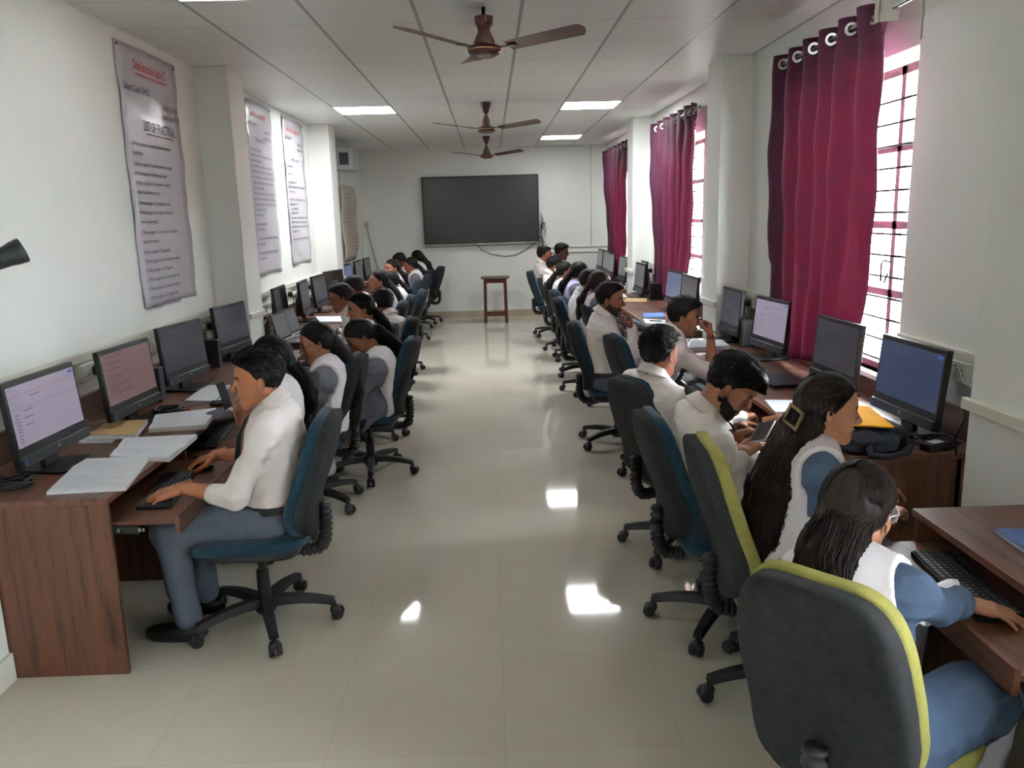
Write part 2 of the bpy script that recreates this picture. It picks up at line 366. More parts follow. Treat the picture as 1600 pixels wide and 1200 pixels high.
        idx = np.full(c.shape, -1, np.int64); idx[I[:, 0], I[:, 1], I[:, 2]] = np.arange(len(I)); Q = []
        for a in range(3):
            o = [(a + 1) % 3, (a + 2) % 3]
            sA = [slice(0, n) for n in v.shape]; sB = list(sA); sA[a] = slice(0, v.shape[a] - 1); sB[a] = slice(1, v.shape[a])
            A, B = ins[tuple(sA)], ins[tuple(sB)]; E = np.argwhere(A != B); E = E[(E[:, o[0]] > 0) & (E[:, o[1]] > 0) & (E[:, o[0]] < v.shape[o[0]] - 1) & (E[:, o[1]] < v.shape[o[1]] - 1)]
            if len(E) == 0: continue
            fl = A[E[:, 0], E[:, 1], E[:, 2]]; qs = []
            for (p, q) in ((0, 0), (1, 0), (1, 1), (0, 1)):
                K = E.copy(); K[:, o[0]] -= 1 - p; K[:, o[1]] -= 1 - q; qs.append(idx[K[:, 0], K[:, 1], K[:, 2]])
            qs = np.stack(qs, 1); qs[~fl] = qs[~fl][:, ::-1]; Q.append(qs)
        return V, np.concatenate(Q)
def smooth_mesh(V, Q, it=1, lam=.5):
    for _ in range(it):
        acc = np.zeros_like(V); cnt = np.zeros(len(V))
        for a in range(4):
            i, j = Q[:, a], Q[:, (a + 1) % 4]
            np.add.at(acc, i, V[j]); np.add.at(cnt, i, 1); np.add.at(acc, j, V[i]); np.add.at(cnt, j, 1)
        V = V + (acc / np.maximum(cnt, 1)[:, None] - V) * lam
    return V
# ------------------------------------------------------------------ people
def unit(v): v = np.array(v, float); return v / (np.linalg.norm(v) + 1e-12)
def frame(fwd, up):
    x = unit(fwd); y = unit(np.cross(up, x)); return np.stack([x, y, np.cross(x, y)], 1)
def rotm(yaw, pitch, roll=0):
    cy, sy, cp, sp, cr, sr = math.cos(yaw), math.sin(yaw), math.cos(pitch), math.sin(pitch), math.cos(roll), math.sin(roll)
    return np.array([[cy, -sy, 0], [sy, cy, 0], [0, 0, 1]]) @ np.array([[cp, 0, sp], [0, 1, 0], [-sp, 0, cp]]) @ np.array([[1, 0, 0], [0, cr, -sr], [0, sr, cr]])
def ik(Sh, W, l1, l2, hint):
    d = W - Sh; L = np.linalg.norm(d)
    if L > .995 * (l1 + l2): W = Sh + d / L * .995 * (l1 + l2); d = W - Sh; L = np.linalg.norm(d)
    L = max(L, .12); u = d / L; a = (l1 * l1 - l2 * l2 + L * L) / (2 * L); h = math.sqrt(max(l1 * l1 - a * a, 1e-5))
    hint = np.array(hint, float); hp = unit(hint - u * (hint @ u)); return Sh + u * a + hp * h, W
SKIN = {}
def skin_mat(c, lipc=None):
    k = tuple(c)
    if k not in SKIN:
        m = mat('skin', c, .48, spec=.35, nscale=18, amp=.07, bump=.08, bscale=160)
        b = m.node_tree.nodes['Principled BSDF']; b.inputs['Subsurface Weight'].default_value = .12; b.inputs['Subsurface Radius'].default_value = (.012, .005, .003); b.inputs['Subsurface Scale'].default_value = 1
        SKIN[k] = (m, mat('lip', tuple(x * y for x, y in zip(c, (.86, .68, .68))), .4), mat('eye_white', (205, 200, 192), .25), mat('iris', (30, 18, 14), .15), mat('brow_hair', (34, 24, 20), .8))
    return SKIN[k]
def hair_mat(name, c):
    m = NT(name); f = m.noise(m.coord('Object', (1, 1, .2)), 120, 3)
    m.link(m.ramp(f, [(.3, lin(tuple(x * .6 for x in c))), (.75, lin(tuple(x * 1.35 for x in c)))]), m.b.inputs['Base Color'])
    m.b.inputs['Roughness'].default_value = .55; m.b.inputs['Specular IOR Level'].default_value = .2; m.bump(f, .5, .004); return m.m
HAIR = dict(black=hair_mat('black_hair', (24, 20, 20)), brown=hair_mat('dark_brown_hair', (38, 27, 24)), softblack=hair_mat('soft_black_hair', (32, 27, 26)))
CLOTH = dict(white=mat('white_school_shirt', (238, 230, 228), .85, spec=.2, nscale=6, amp=.04, bump=.15, bscale=40), white2=mat('cool_white_shirt', (234, 234, 236), .85, spec=.2, nscale=6, amp=.04, bump=.15, bscale=40),
             grey=mat('grey_kurta_cotton', (112, 110, 122), .9, spec=.2, nscale=8, amp=.08, bump=.2, bscale=60), blue=mat('blue_grey_kurta_cotton', (72, 88, 112), .9, spec=.2, nscale=8, amp=.08, bump=.2, bscale=60),
             trouser=mat('grey_trousers', (92, 98, 112), .85, spec=.2, nscale=10, amp=.1, bump=.2, bscale=80), darktrouser=mat('dark_grey_trousers', (52, 54, 62), .85, spec=.2, nscale=10, amp=.1, bump=.2, bscale=80),
             dupatta=mat('white_pleated_dupatta', (226, 222, 226), .85, spec=.2, nscale=8, amp=.05, bump=.25, bscale=30), lav=mat('lavender_white_dupatta', (196, 192, 226), .85, spec=.2, nscale=8, amp=.05),
             salwar=mat('white_salwar_cotton', (212, 212, 230), .85, spec=.2, nscale=8, amp=.05, bump=.2, bscale=40), darkshirt=mat('dark_grey_shirt', (58, 60, 68), .85, nscale=8, amp=.1))
def head_prims(F, neck, open_eyes=True, g=0):
    F.ell((-.012, 0, .035), (.094, .074, .086), g=g); F.ell((.030, 0, .030), (.058, .060, .062), k=.03, g=g)
    F.ell((.034, 0, -.030), (.052, .055, .062), k=.03, g=g); F.ell((.060, 0, -.062), (.028, .033, .030), k=.02, g=g)
    for s in (-1, 1):
        F.cone((-.015, s * .050, -.042), (.058, s * .018, -.092), .020, .017, k=.025, g=g)
        F.ell((.056, s * .034, -.028), (.022, .022, .024), k=.02, g=g)
    F.ell((.070, 0, -.093), (.018, .021, .018), k=.02, g=g)
    if g == 0:
        for s in (-1, 1):
            F.cone((.079, s * .012, .024), (.067, s * .045, .023), .008, .007, k=.015)
            F.ell((.089, s * .031, .006), (.013, .0165, .0115), k=.012, mode='sub')
        F.cone((.084, 0, .016), (.107, 0, -.020), .0065, .009, k=.012); F.ell((.107, 0, -.025), (.0105, .0105, .009), k=.008)
        for s in (-1, 1):
            F.ell((.097, s * .0105, -.029), (.011, .007, .0075), k=.006)
            F.ell((.0712, s * .031, .004), (.0145, .0155, .0125), k=.004)
            if open_eyes: F.ell((.088, s * .031, .003), (.008, .0122, .0056), k=.003, mode='sub')
        F.ell((.0885, 0, -.0565), (.010, .022, .0055), k=.005); F.ell((.0865, 0, -.067), (.010, .019, .0065), k=.005)
        F.ell((.103, 0, -.0615), (.012, .021, .0012), k=.003, mode='sub')
        for s in (-1, 1):
            R = rotm(s * -.45, -.18); F.ell((-.008, s * .079, -.006), (.0175, .0065, .031), R=R, k=.006); F.ell((-.010, s * .0845, -.002), (.010, .005, .016), R=R, k=.005, mode='sub')
        F.cone((-.024, 0, -.045), neck, .048, .050, k=.03)
def hand_mesh(side, curl, h, grip_thumb=0):
    F = Fld((-.05, -.085, -.11), (.215, .085, .06), h)
    F.cone((-.06, 0, 0), (.008, 0, 0), .0255, .0235, k=.02)
    F.rbox((.046, 0, -.003), (.046, .0385, .0145), rd=.013, k=.018); F.ell((.03, side * .022, -.012), (.028, .018, .014), k=.015)
    yo = (.029, .0095, -.0105, -.029); bx = (.084, .089, .086, .078); LL = ((.042, .026, .021), (.046, .029, .022), (.043, .027, .021), (.033, .021, .018)); rr = (.0090, .0092, .0088, .0078)
    for i in range(4):
        p = np.array([bx[i], side * yo[i], 0.0]); a = 0; sp = side * (.09, .02, -.05, -.13)[i]; c = curl if not isinstance(curl[0], (tuple, list)) else curl[i]
        for j in range(3):
            a += math.radians(c[j] * (1 + .12 * (i - 1))); d = np.array([math.cos(a) * math.cos(sp), math.cos(a) * math.sin(sp), -math.sin(a)]); q = p + d * LL[i][j]
            F.cone(p, q, rr[i] * (1 - .08 * j), rr[i] * (.92 - .08 * j), k=.0035 if j else .008); p = q
    p = np.array([.020, side * .030, -.006]); t = grip_thumb
    for j, (L, d) in enumerate(((.044, (.62, side * (.72 - .5 * t), -.28 - .3 * t)), (.033, (.9, side * (.35 - .6 * t), -.2 - .3 * t)), (.026, (.97, side * (.15 - .6 * t), -.15 - .3 * t)))):
        q = p + unit(d) * L; F.cone(p, q, .0125 - .0012 * j, .0113 - .0015 * j, k=.012 if j == 0 else .004); p = q
    return F.mesh()
def eyeball(mb, c, r, look, M3, t3):
    fwd = unit(look); R = frame(fwd, (0, 0, 1)); n, mm = 10, 7; vs = []
    for i in range(mm + 1):
        t = math.pi * .55 * i / mm
        for k in range(n):
            a = 2 * math.pi * k / n; vs.append(c + R @ (np.array([math.cos(t), math.sin(t) * math.cos(a), math.sin(t) * math.sin(a)]) * r))
    V = (np.array(vs) @ M3.T) + t3
    for i in range(mm):
        mb.cur = 3 if i < 2 else 2
        fs = [(i * n + k, i * n + (k + 1) % n, (i + 1) * n + (k + 1) % n, (i + 1) * n + k) for k in range(n)]
        mb._a([V[j] for f in fs for j in f], [tuple(range(4 * q, 4 * q + 4)) for q in range(len(fs))])
    mb.cur = 0
def ribbon(mb, P, w):
    mb.tube(P, [w] * (len(P) - 1) + [w * .3], n=3, cap=False)
def person(key, label, pos, face, head, yaw=0, pitch=0, roll=0, sex='m', sc=1.0, skin=(150, 98, 72), hair='short', haircol='black', top='white', legs='trouser', sleeve=.95,
           L=None, R=None, lod=2, tie=None, beard=False, glasses=None, dup=None, bundle=None, twist=0, eyes=True, seat=.52, legx=.40, belt=True, extra=None, elbowL=None, elbowR=None, hairfront=0, clip=None, feet=.36, knees=(.11, .11), al=1.0, strands=0, curl=0):
    th = math.radians(face); c_, s_ = math.cos(th), math.sin(th); T = np.array([pos[0], pos[1], 0.0]); Rw = np.array([[c_, -s_, 0], [s_, c_, 0], [0, 0, 1]])
    loc = lambda w: Rw.T @ (np.array(w, float) - T)
    root = thing('person', label, 'person', (pos[0], pos[1], 0), th, 'people at the computers')
    hB, hH, hD = ((.0065, .0032, .0034), (.009, .0045, .0045), (.013, .0065, .0065))[lod]
    Hc = loc(head); Rh = rotm(math.radians(yaw), math.radians(pitch), math.radians(roll)); hs = sc * (1.0 if sex == 'm' else .97)
    P0 = np.array([0, 0, seat]); nk = Hc + Rh @ np.array([-.045, 0, -.105]) * hs; lean = unit(np.array([Hc[0] * .6 - .05, Hc[1], Hc[2] - seat]))
    N = nk - unit(lean * .6 + np.array([0, 0, .6]) + np.array([.22, 0, 0])) * .020 * sc; N[2] = min(N[2], Hc[2] - .115)
    u = unit(N - P0); tw = math.radians(twist); lat = unit(np.array([-math.sin(tw), math.cos(tw), 0]) - u * (np.array([-math.sin(tw), math.cos(tw), 0]) @ u)); f = np.cross(lat, u)
    latP = np.array([0, 1.0, 0]); TL = np.linalg.norm(N - P0); bulge = -f * (.02 + max(0, .12 * (.46 - TL)))
    sw = (.180 if sex == 'm' else .15) * sc; sh = {s: N - u * .062 * sc + lat * s * sw for s in (1, -1)}
    Rt = np.stack([f, lat, u], 1); w = 1.0 if sex == 'm' else .86; q_ = 1.0 if sex == 'm' else .84
    chest = P0 + (N - P0) * .66 + bulge * 1.2 + f * .01; belly = P0 + (N - P0) * .30 + bulge
    def torso(F, g, k=.05):
        F.ell(P0 + np.array([-.01, 0, .02]), (.13 * w, .165 * w, .115), k=k, g=g); F.ell(belly, (.108 * w, .142 * w, .15), R=Rt, k=k, g=g)
        F.ell(chest, (.112 * w, .155 * w, .175), R=Rt, k=k, g=g)
        if sex == 'f':
            for s in (1, -1): F.ell(chest + f * .075 + lat * s * .062 - u * .03, (.05, .055, .055), R=Rt, k=.03, g=g)
        for s in (1, -1):
            F.cone(N - u * .05, sh[s], .062 * sc, .048 * sc, k=k, g=g); F.cone(N - u * .028, N - u * .060 + lat * s * sw * .75, .047 * sc, .040 * sc, k=.04, g=g)
    l1, l2 = .285 * sc * al, .245 * sc * al; arms = {}
    for s, spec, el in ((1, L, elbowL), (-1, R, elbowR)):
        if spec is None: spec = dict(w=(T + Rw @ np.array([.40, s * .10, .70])))
        W = loc(spec['w']); hint = np.array(el if el is not None else (-.35, s * .55, -1.0)); E, W = ik(sh[s], W, l1, l2, hint)
        fw = Rw.T @ np.array(spec['fwd'], float) if 'fwd' in spec else unit(W - E) * np.array([1, 1, .25]) + np.array([0, -s * .15, 0])
        up = Rw.T @ np.array(spec['up'], float) if 'up' in spec else np.array([0, 0, 1.0])
        arms[s] = dict(E=E, W=W, fw=unit(fw), up=up, curl=spec.get('curl', (18, 32, 22)), th=spec.get('thumb', .3))
    K = {s: np.array([legx, s * knees[0 if s > 0 else 1], seat - .03]) for s in (1, -1)}; An = {s: np.array([feet, s * (knees[0 if s > 0 else 1] + .01), .10]) for s in (1, -1)}
    hip = {s: P0 + np.array([.02, s * .088, 0]) for s in (1, -1)}
    # --- skin: one body mesh made of body, head and hand surfaces
    skm = skin_mat(skin); mb = MB(); allp = [P0, N, Hc] + [a[k] for a in arms.values() for k in ('E', 'W')] + list(K.values()) + list(An.values())
    lo = np.min(allp, 0) - .2; hi = np.max(allp, 0) + .2; lo[2] = 0
    F = Fld(lo, np.minimum(hi, [9, 9, nk[2] + .02]) if lod < 2 else hi, hB * 1.15)
    torso(F, -.012)
    for s in (1, -1):
        a = arms[s]; F.cone(sh[s], a['E'], .042 * sc * q_, .036 * sc * q_, k=.03); F.cone(a['E'], a['E'] + (a['W'] - a['E']) * .3, .037 * sc * q_, .0385 * sc * q_, k=.02); F.cone(a['E'] + (a['W'] - a['E']) * .3, a['W'], .0385 * sc * q_, .0255 * sc, k=.02)
        F.cone(hip[s], K[s], .068, .050, k=.04); F.cone(K[s], An[s], .048, .034, k=.03)
    nkb = Hc + Rh @ (np.array([-.030, 0, -.06]) * hs); F.cone(N - u * .02, nkb, .053 * sc, .047 * hs, k=.03)
    V, Q = F.mesh(); mb.arr(V, Q)
    nl = (Rh.T @ ((N + u * .0) - Hc)) / hs; HF = Fld((-.14, -.115, -.19), (.135, .115, .145), hH / hs); head_prims(HF, nl, eyes)
    V, Q = HF.mesh(); keep = V[:, 2] > -.19; mi = np.zeros(len(Q), int)
    if lod < 2 or True:
        c3 = V[Q].mean(1); mi[(c3[:, 0] > .088) & (np.abs(c3[:, 1]) < .0225) & (c3[:, 2] < -.0525) & (c3[:, 2] > -.073)] = 1
        ay = np.abs(c3[:, 1]); br = (c3[:, 0] > .055) & (ay > .011) & (ay < .05) & (np.abs(c3[:, 2] - (.0255 + .004 * np.sin((ay - .011) / .039 * 3.1))) < .0052); mi[br] = 4
    Vw = (V * hs) @ Rh.T + Hc; o = len(mb.v); mb.arr(Vw, Q); mb.mi[-len(Q):] = mi.tolist()
    if eyes and lod < 2:
        for s in (1, -1): eyeball(mb, np.array([.0725, s * .031, .003]) * hs, .0126 * hs, (1, -s * .02, -.12), Rh, Hc)
    for s in (1, -1):
        a = arms[s]; Rf = frame(a['fw'], a['up']); V, Q = hand_mesh(-s, a['curl'], hD, a['th']); V = V * sc * (.95 if sex == 'f' else 1.0); mb.arr(V @ Rf.T + a['W'], Q); a['Rf'] = Rf
    add_obj('body', mb, list(skm), root, smooth=180)
    # --- upper garment
    G = .014 if lod else .012; F = Fld(lo, [hi[0], hi[1], N[2] + .12], hB); torso(F, G); zc = seat + .055
    for s in (1, -1):
        a = arms[s]; E, W = a['E'], a['W']; C = E + (W - E) * sleeve
        F.cone(sh[s], E, .054 * sc * q_, .050 * sc * q_, k=.045); F.cone(E, C, .050 * sc * q_, (.043 if sleeve < .8 else .035) * sc, k=.022)
        d = unit(W - E); F.cone(C - d * .035, C, (.047 if sleeve < .8 else .037) * sc * max(q_, .9), (.046 if sleeve < .8 else .037) * sc * max(q_, .9), k=.006)
    if dup or top in ('grey', 'blue'):
        for s in (1, -1): F.cone(hip[s], hip[s] + (K[s] - hip[s]) * .9, .106, .098, k=.05); F.cone(P0 + np.array([-.03, s * .12, 0]), P0 + np.array([.1, s * .175, -.16]), .03, .012, k=.04)
        zc = -9
    sd = (sum(ord(q) for q in key) * 7) % 9973; strands = strands or (350 if lod == 1 else 0)
    smooth_v = F.v.copy(); F.v += .011 * np.abs(F.noise((.10, .085, .05), 1, sd)) ** .75 + .006 * np.abs(F.noise((.05, .04, .045), 1, sd + 1)) - .006
    tv = F.v.copy()
    X, Y, Z = F.grids()
    if top in ('grey', 'blue'): F.ell(N + u * .02 + f * .05, (.045, .04, .05), R=Rt, k=.01, mode='sub')
    if zc > 0: F.v = np.maximum(F.v, (zc - Z)).astype(np.float32)
    # a wrist hole: sleeves end where the fore-arm shows
    V, Q = F.mesh(); mbt = MB().arr(V, Q); tn = 'kurta' if top in ('grey', 'blue') else 'shirt'
    add_obj(tn, mbt, CLOTH[top], root, smooth=180)
    rel = [X - N[0], Y - N[1], Z - N[2]]; qy = sum(r * l for r, l in zip(rel, lat)); qz = sum(r * l for r, l in zip(rel, u)); qx = sum(r * l for r, l in zip(rel, f))
    if dup:
        tv = smooth_v + F.noise((.09, .08, .07), .0035, sd); F.v = tv; fr = np.clip(qx / .1, -1, 1); cc = .088 + (-.045 * np.clip(fr, 0, 1) * np.clip(-qz / .25, 0, 1)) + .01 * np.clip(-fr, 0, 1)
        wd = .048 + .02 * np.clip(-fr, 0, 1) * np.clip(-qz / .2, 0, 1); band = np.abs(np.abs(qy) - cc) - wd
        pl = .0009 * np.sin(qy * 420)
        bot = np.where(qx > 0, -.26, -.40); band = np.maximum(band, (bot - qz)); band = np.maximum(band, -(np.abs(qy) - .018))
        F.v = np.maximum(np.maximum(tv - .017 - pl, -.004 - tv), band * .8).astype(np.float32); V, Q = F.mesh()
        if len(V): add_obj('dupatta', MB().arr(V, Q), CLOTH[dup], root, smooth=180)
    if belt and zc > 0:
        F.v = np.maximum(tv - .006, np.abs(Z - (zc + .004)) - .017).astype(np.float32); F.v = np.maximum(F.v, -(tv + .02)); F.v = np.maximum(F.v, np.abs(X + 0 * Y) - .17).astype(np.float32); V, Q = F.mesh()
        if len(V): add_obj('belt', MB().arr(V, Q), 'belt', root, smooth=180)
    # --- collar and tie
    if tn == 'shirt' and lod < 3:
        mc = MB(); n = 26; ax = unit(nkb - N); Rc = frame(f - ax * (f @ ax), ax); rows = []
        for (r, z, pt) in ((.0530, .062, 0), (.0570, .068, 0), (.088, .026, .024), (.084, .018, .024), (.056, .046, 0)):
            row = []
            for k in range(n):
                a = .22 + (2 * math.pi - .44) * k / (n - 1); fr_ = max(0, math.cos(a)) ** 2; back = max(0, -math.cos(a))
                row.append(N + Rc @ (np.array([math.cos(a) * (r + pt * fr_ * .6) * 1.02, math.sin(a) * r, z - fr_ * (.028 if pt == 0 else .040) + back * .014 - (0 if pt == 0 else .004 * 0)]) * sc))
            rows.append(row)
        vs = [p for r_ in rows for p in r_]; fs = [(i * n + k, i * n + k + 1, ((i + 1) % 5) * n + k + 1, ((i + 1) % 5) * n + k) for i in range(5) for k in range(n - 1)]
        fs += [tuple(i * n for i in range(5)), tuple(i * n + n - 1 for i in range(4, -1, -1))]; mc._a(vs, fs); add_obj('collar', mc, CLOTH[top], root, smooth=60)
    if tie:
        a0 = N + f * .072 - u * .02; pts = [a0, a0 + f * .018 - u * .035]; g = chest + f * (.135 * w + G) + u * .05
        pts += [g, g - u * .07 + f * .004, belly + f * (.135 * w + G)]
        if tie == 'hang': pts = [a0, a0 + f * .04 - u * .03, a0 + np.array([.085, 0, -.10]), a0 + np.array([.10, 0, -.20]), a0 + np.array([.105, 0, -.31])]
        mt = MB(); wd = (.016, .019, .026, .034, .036); vs = []
        for p, w_ in zip(pts, wd):
            for dy, dx in ((-1, 0), (1, 0), (1, .006), (-1, .006)): vs.append(p + lat * dy * w_ + f * dx)
        fs = [(i * 4 + k, i * 4 + (k + 1) % 4, (i + 1) * 4 + (k + 1) % 4, (i + 1) * 4 + k) for i in range(4) for k in range(4)] + [(3, 2, 1, 0), (16, 17, 18, 19)]
        mt._a(vs, fs); k0 = pts[0]; mt.superell(k0 + f * .004, (.014, .018, .02), .7, .7, 8, 10); add_obj('tie', mt, 'navy', root, smooth=60)
    # --- legs and shoes
    F = Fld([lo[0], lo[1], .0], [hi[0], hi[1], seat + .16], hB * 1.2); wide = 1.08 if legs == 'salwar' else 1.0
    F.ell(P0 + np.array([-.01, 0, .005]), (.142 * w, .178 * w, .115), k=.05)
    for s in (1, -1):
        F.cone(hip[s], K[s], .092, .072 * wide, k=.05); F.cone(K[s], An[s] + np.array([0, 0, .0]), .068 * wide, .055 * wide, k=.04)
    F.v += F.noise((.06, .05, .06), .006, sd + 5); X, Y, Z = F.grids()
    F.v = np.maximum(F.v, Z - (seat + .07 if zc > 0 else seat + .02)).astype(np.float32); V, Q = F.mesh()
    add_obj('trousers' if legs != 'salwar' else 'salwar', MB().arr(V, Q), CLOTH[legs], root, smooth=180)
    ms = MB()
    for s in (1, -1):
        a = An[s]; ms.superell((a[0] + .055, a[1], .035), (.135, .047, .035), .6, .8, 10, 14)
        o2 = add_obj('shoe', ms, 'shoe', root, smooth=180); ms = MB()
    # --- hair
    mh = MB(); hm = HAIR[haircol]; hh = hH if lod < 2 else .007; HF = Fld((-.175, -.135, -.16), (.16, .135, .185), hh); X, Y, Z = HF.grids(); Z1 = Z.ravel(); X1 = X.ravel()
    if hair in ('short', 'curly', 'quiff'):
        HF.ell((-.012, 0, .036), (.1, .0785, .094)); HF.ell((.008, 0, .078), (.082, .064, .050), k=.03)
        HF.ell((-.03, 0, .06), (.078, .076, .066), k=.03)
        if hair != 'short' or hairfront: HF.ell((.050 + hairfront * .004, 0, .092 - hairfront * .003), (.044, .056, .034), k=.03)
        if hairfront > 1: [HF.cone((.07, q_, .092), (.124, q_ * .9, .060), .024, .009, k=.02) for q_ in (-.03, 0, .03)]
        fx = np.interp(Z1, [-.16, -.01, 0, .03, .05, .07, .09, .13], [-.03, -.002, .006, .018, .030, .052, .092, .2])[None, None, :]
        if hairfront > 1: fx = np.interp(Z1, [-.16, -.01, 0, .03, .05, .075, .13], [-.03, -.002, .008, .022, .045, .15, .3])[None, None, :]
        bz = np.interp(X1, [-.12, -.05, -.03, -.012, .02], [-.068, -.062, -.032, .004, -.012])[:, None, None]
        am = .0055 if hair == 'curly' else .0035
        HF.v += HF.noise((.02, .016, .02) if hair != 'curly' else (.013, .013, .013), am, sd + 3) + HF.noise((.008, .008, .012), am * .45, sd + 4)
    else:
        HF.ell((-.012, 0, .036), (.1015, .0815, .094)); HF.ell((-.045, 0, .02), (.072, .077, .08), k=.03)
        fx = np.interp(Z1, [-.16, -.04, 0, .03, .055, .075, .095, .13], [-.06, -.024, .0, .026, .046, .066, .10, .2])[None, None, :]
        bz = np.interp(X1, [-.12, -.04, -.01, .03, .06], [-.085, -.075, -.01, .006, .01])[:, None, None]
        HF.v += HF.noise((.02, .01, .03), .002, sd + 3)
        part = .0025 * np.exp(-(Y / .004) ** 2) * (Z > .06); HF.v += part
    dx_ = (X - fx) * .75; dz_ = (bz - Z) * .9 + 0 * X; kk = .008
    for d_ in (dx_, dz_):
        hh2 = np.maximum(kk - np.abs(HF.v - d_), 0) / kk; HF.v = (np.maximum(HF.v, d_) + hh2 * hh2 * kk * .25).astype(np.float32)
    V, Q = HF.mesh(); mh.arr((V * hs) @ Rh.T + Hc, Q); toW = lambda P_: (np.asarray(P_) * hs) @ Rh.T + Hc; rg = np.random.default_rng(sd)
    if bundle:
        st = toW(bundle['start']); pts = [st] + [N + Rt @ np.array(p) if bundle.get('rel', 1) else np.array(p) for p in bundle['pts']]; rad = [q_ * (.78 if lod == 2 else 1) for q_ in bundle['r']]; fl = bundle.get('flat', 1.0)
        allb = np.array(pts); BF = Fld(allb.min(0) - .12, allb.max(0) + .12, max(hh, .0045))
        for i in range(len(pts) - 1):
            for sx_ in ((-1, 0, 1) if fl > 1 else (0,)):
                off = lambda j: lat * sx_ * rad[j] * (fl - 1) * (1 if j else .6)
                q9 = .90 if strands else 1.0; BF.cone(pts[i] + off(i) * q9, pts[i + 1] + off(i + 1) * q9, rad[i] * q9, rad[i + 1] * q9, k=.03)
        BF.v += BF.noise((.016, .016, .09), .004, sd + 8) + BF.noise((.008, .008, .05), .0022, sd + 9); V, Q = BF.mesh(); mh.arr(V, Q)
        if strands:
            pa = np.array(pts); tt = np.linspace(0, len(pts) - 1, 9 + 3 * len(pts)); C = np.stack([np.interp(tt, range(len(pts)), pa[:, i]) for i in range(3)], 1); rr_ = np.interp(tt, range(len(pts)), rad)
            for q in range(3): C[1:-1] = (C[:-2] + C[2:] + C[1:-1] * 2) / 4
            Ec, Er = np.array([-.014, 0, .036]), np.array([.106, .086, .099]); j0 = 2 if hair == 'loose' else 1
            for i in range(strands):
                a = rg.uniform(0, 2 * math.pi); ph = rg.uniform(0, 6); am = rg.uniform(.001, .007) * (1 + curl); k1 = rg.uniform(1.0, 1.07); end = int(len(tt) * rg.uniform(.75, 1)) + 1; P_ = []; sd_ = 1 if math.cos(a) > 0 else -1
                if hair == 'loose' and lod == 0:
                    t0 = rg.uniform(0, 1); p0 = np.array([.080 - .13 * t0, sd_ * .003, .095 + .035 * t0 - .02 * t0 * t0]); d0 = unit((p0 - Ec) / Er); ed = unit(np.array([-.55 + .35 * math.sin(a) * -1, sd_ * (.35 + .6 * abs(math.cos(a))), -.25])); md = unit(np.array([.2 - .7 * t0, sd_ * (.4 + .6 * abs(math.cos(a))), .55]))
                    for t in np.linspace(0, .9, 6): d = unit(d0 * (1 - t) ** 2 + md * 2 * t * (1 - t) + ed * t * t); P_.append(toW(Ec + Er * d * rg.uniform(1.0, 1.03)))
                for j in range(j0, min(end, len(tt))):
                    tn_ = unit(C[min(j + 1, len(tt) - 1)] - C[max(j - 1, 0)]); s1 = unit(lat - tn_ * (lat @ tn_)); s2 = np.cross(tn_, s1); a2 = a + .12 * math.sin(ph + j * .5)
                    P_.append(C[j] + s1 * (math.cos(a2) * rr_[j] * (k1 + (fl - 1)) + am * math.sin(ph + j * (1.1 + curl * .4))) + s2 * (math.sin(a2) * rr_[j] * k1 + am * math.cos(ph * 2 + j * .9)))
                if len(P_) > 2: ribbon(mh, P_, .0015)
    if strands and lod < 2:
        Ec, Er = np.array([-.014, 0, .036]), np.array([.107, .0865, .0995])
        if hair in ('short', 'curly', 'quiff'):
            for i in range(strands):
                z = rg.uniform(.12, 1); a = rg.uniform(0, 2 * math.pi); d = np.array([math.cos(a) * math.sqrt(1 - z * z), math.sin(a) * math.sqrt(1 - z * z), z]); p = Ec + Er * d * (1.0 + .10 * max(z, 0))
                if p[0] > np.interp(p[2], [0, .03, .05, .07, .09, .13], [-.01, .0, .012, .03, .07, .2]): continue
                fl_ = unit(np.array([.8, rg.normal() * .5, .15]) - d * .5); P_ = [p + fl_ * (t * .026) + d * (.004 + .007 * math.sin(t * 2.6)) + rg.normal(size=3) * .0008 for t in (0, .35, .7, 1)]
                ribbon(mh, toW(P_), .0009)
        else:
            gp = np.array(bundle['start'] if bundle else (-.1, 0, .02)); ed = unit((gp - Ec) / Er)
            for i in range(strands):
                s = 1 if rg.random() < .5 else -1; t0 = rg.uniform(0, 1); p0 = np.array([.085 - .12 * t0, s * .003, .095 + .035 * t0 - .02 * t0 * t0]); d0 = unit((p0 - Ec) / Er); mid = unit(np.array([.35 - .6 * t0, s * rg.uniform(.5, 1.0), .55 - .3 * rg.random()]))
                P_ = []
                for t in np.linspace(0, 1, 8):
                    d = unit(d0 * (1 - t) ** 2 + mid * 2 * t * (1 - t) + ed * t * t); P_.append(Ec + Er * d * (1.002 + .012 * math.sin(i)))
                ribbon(mh, toW(P_), .0009)
    add_obj('hair', mh, hm, root, smooth=180)
    if beard:
        BF = Fld((-.06, -.09, -.14), (.12, .09, .02), hh); head_prims(BF, nl, False, g=.0012)
        X, Y, Z = BF.grids(); zt = np.interp(X.ravel(), [-.025, .0, .03, .06, .085, .11], [.0, -.012, -.034, -.046, -.044, -.044])[:, None, None]
        jt = BF.noise((.005, .005, .005), .006, sd + 2) + BF.noise((.014, .014, .014), .006, sd + 4); BF.v = np.maximum(BF.v, (Z - zt + jt) * .9); BF.v = np.maximum(BF.v, (-.016 - .25 * (Z + .04) - X + jt)); BF.v = np.maximum(BF.v, -(np.sqrt(((X - .1) / .03) ** 2 + (Y / .022) ** 2 + ((Z + .0605) / .0095) ** 2) - 1) * .01).astype(np.float32)
        BF.v += BF.noise((.006, .006, .006), .0012, sd); V, Q = BF.mesh(); add_obj('beard', MB().arr(toW(V), Q), 'beard', root, smooth=180)
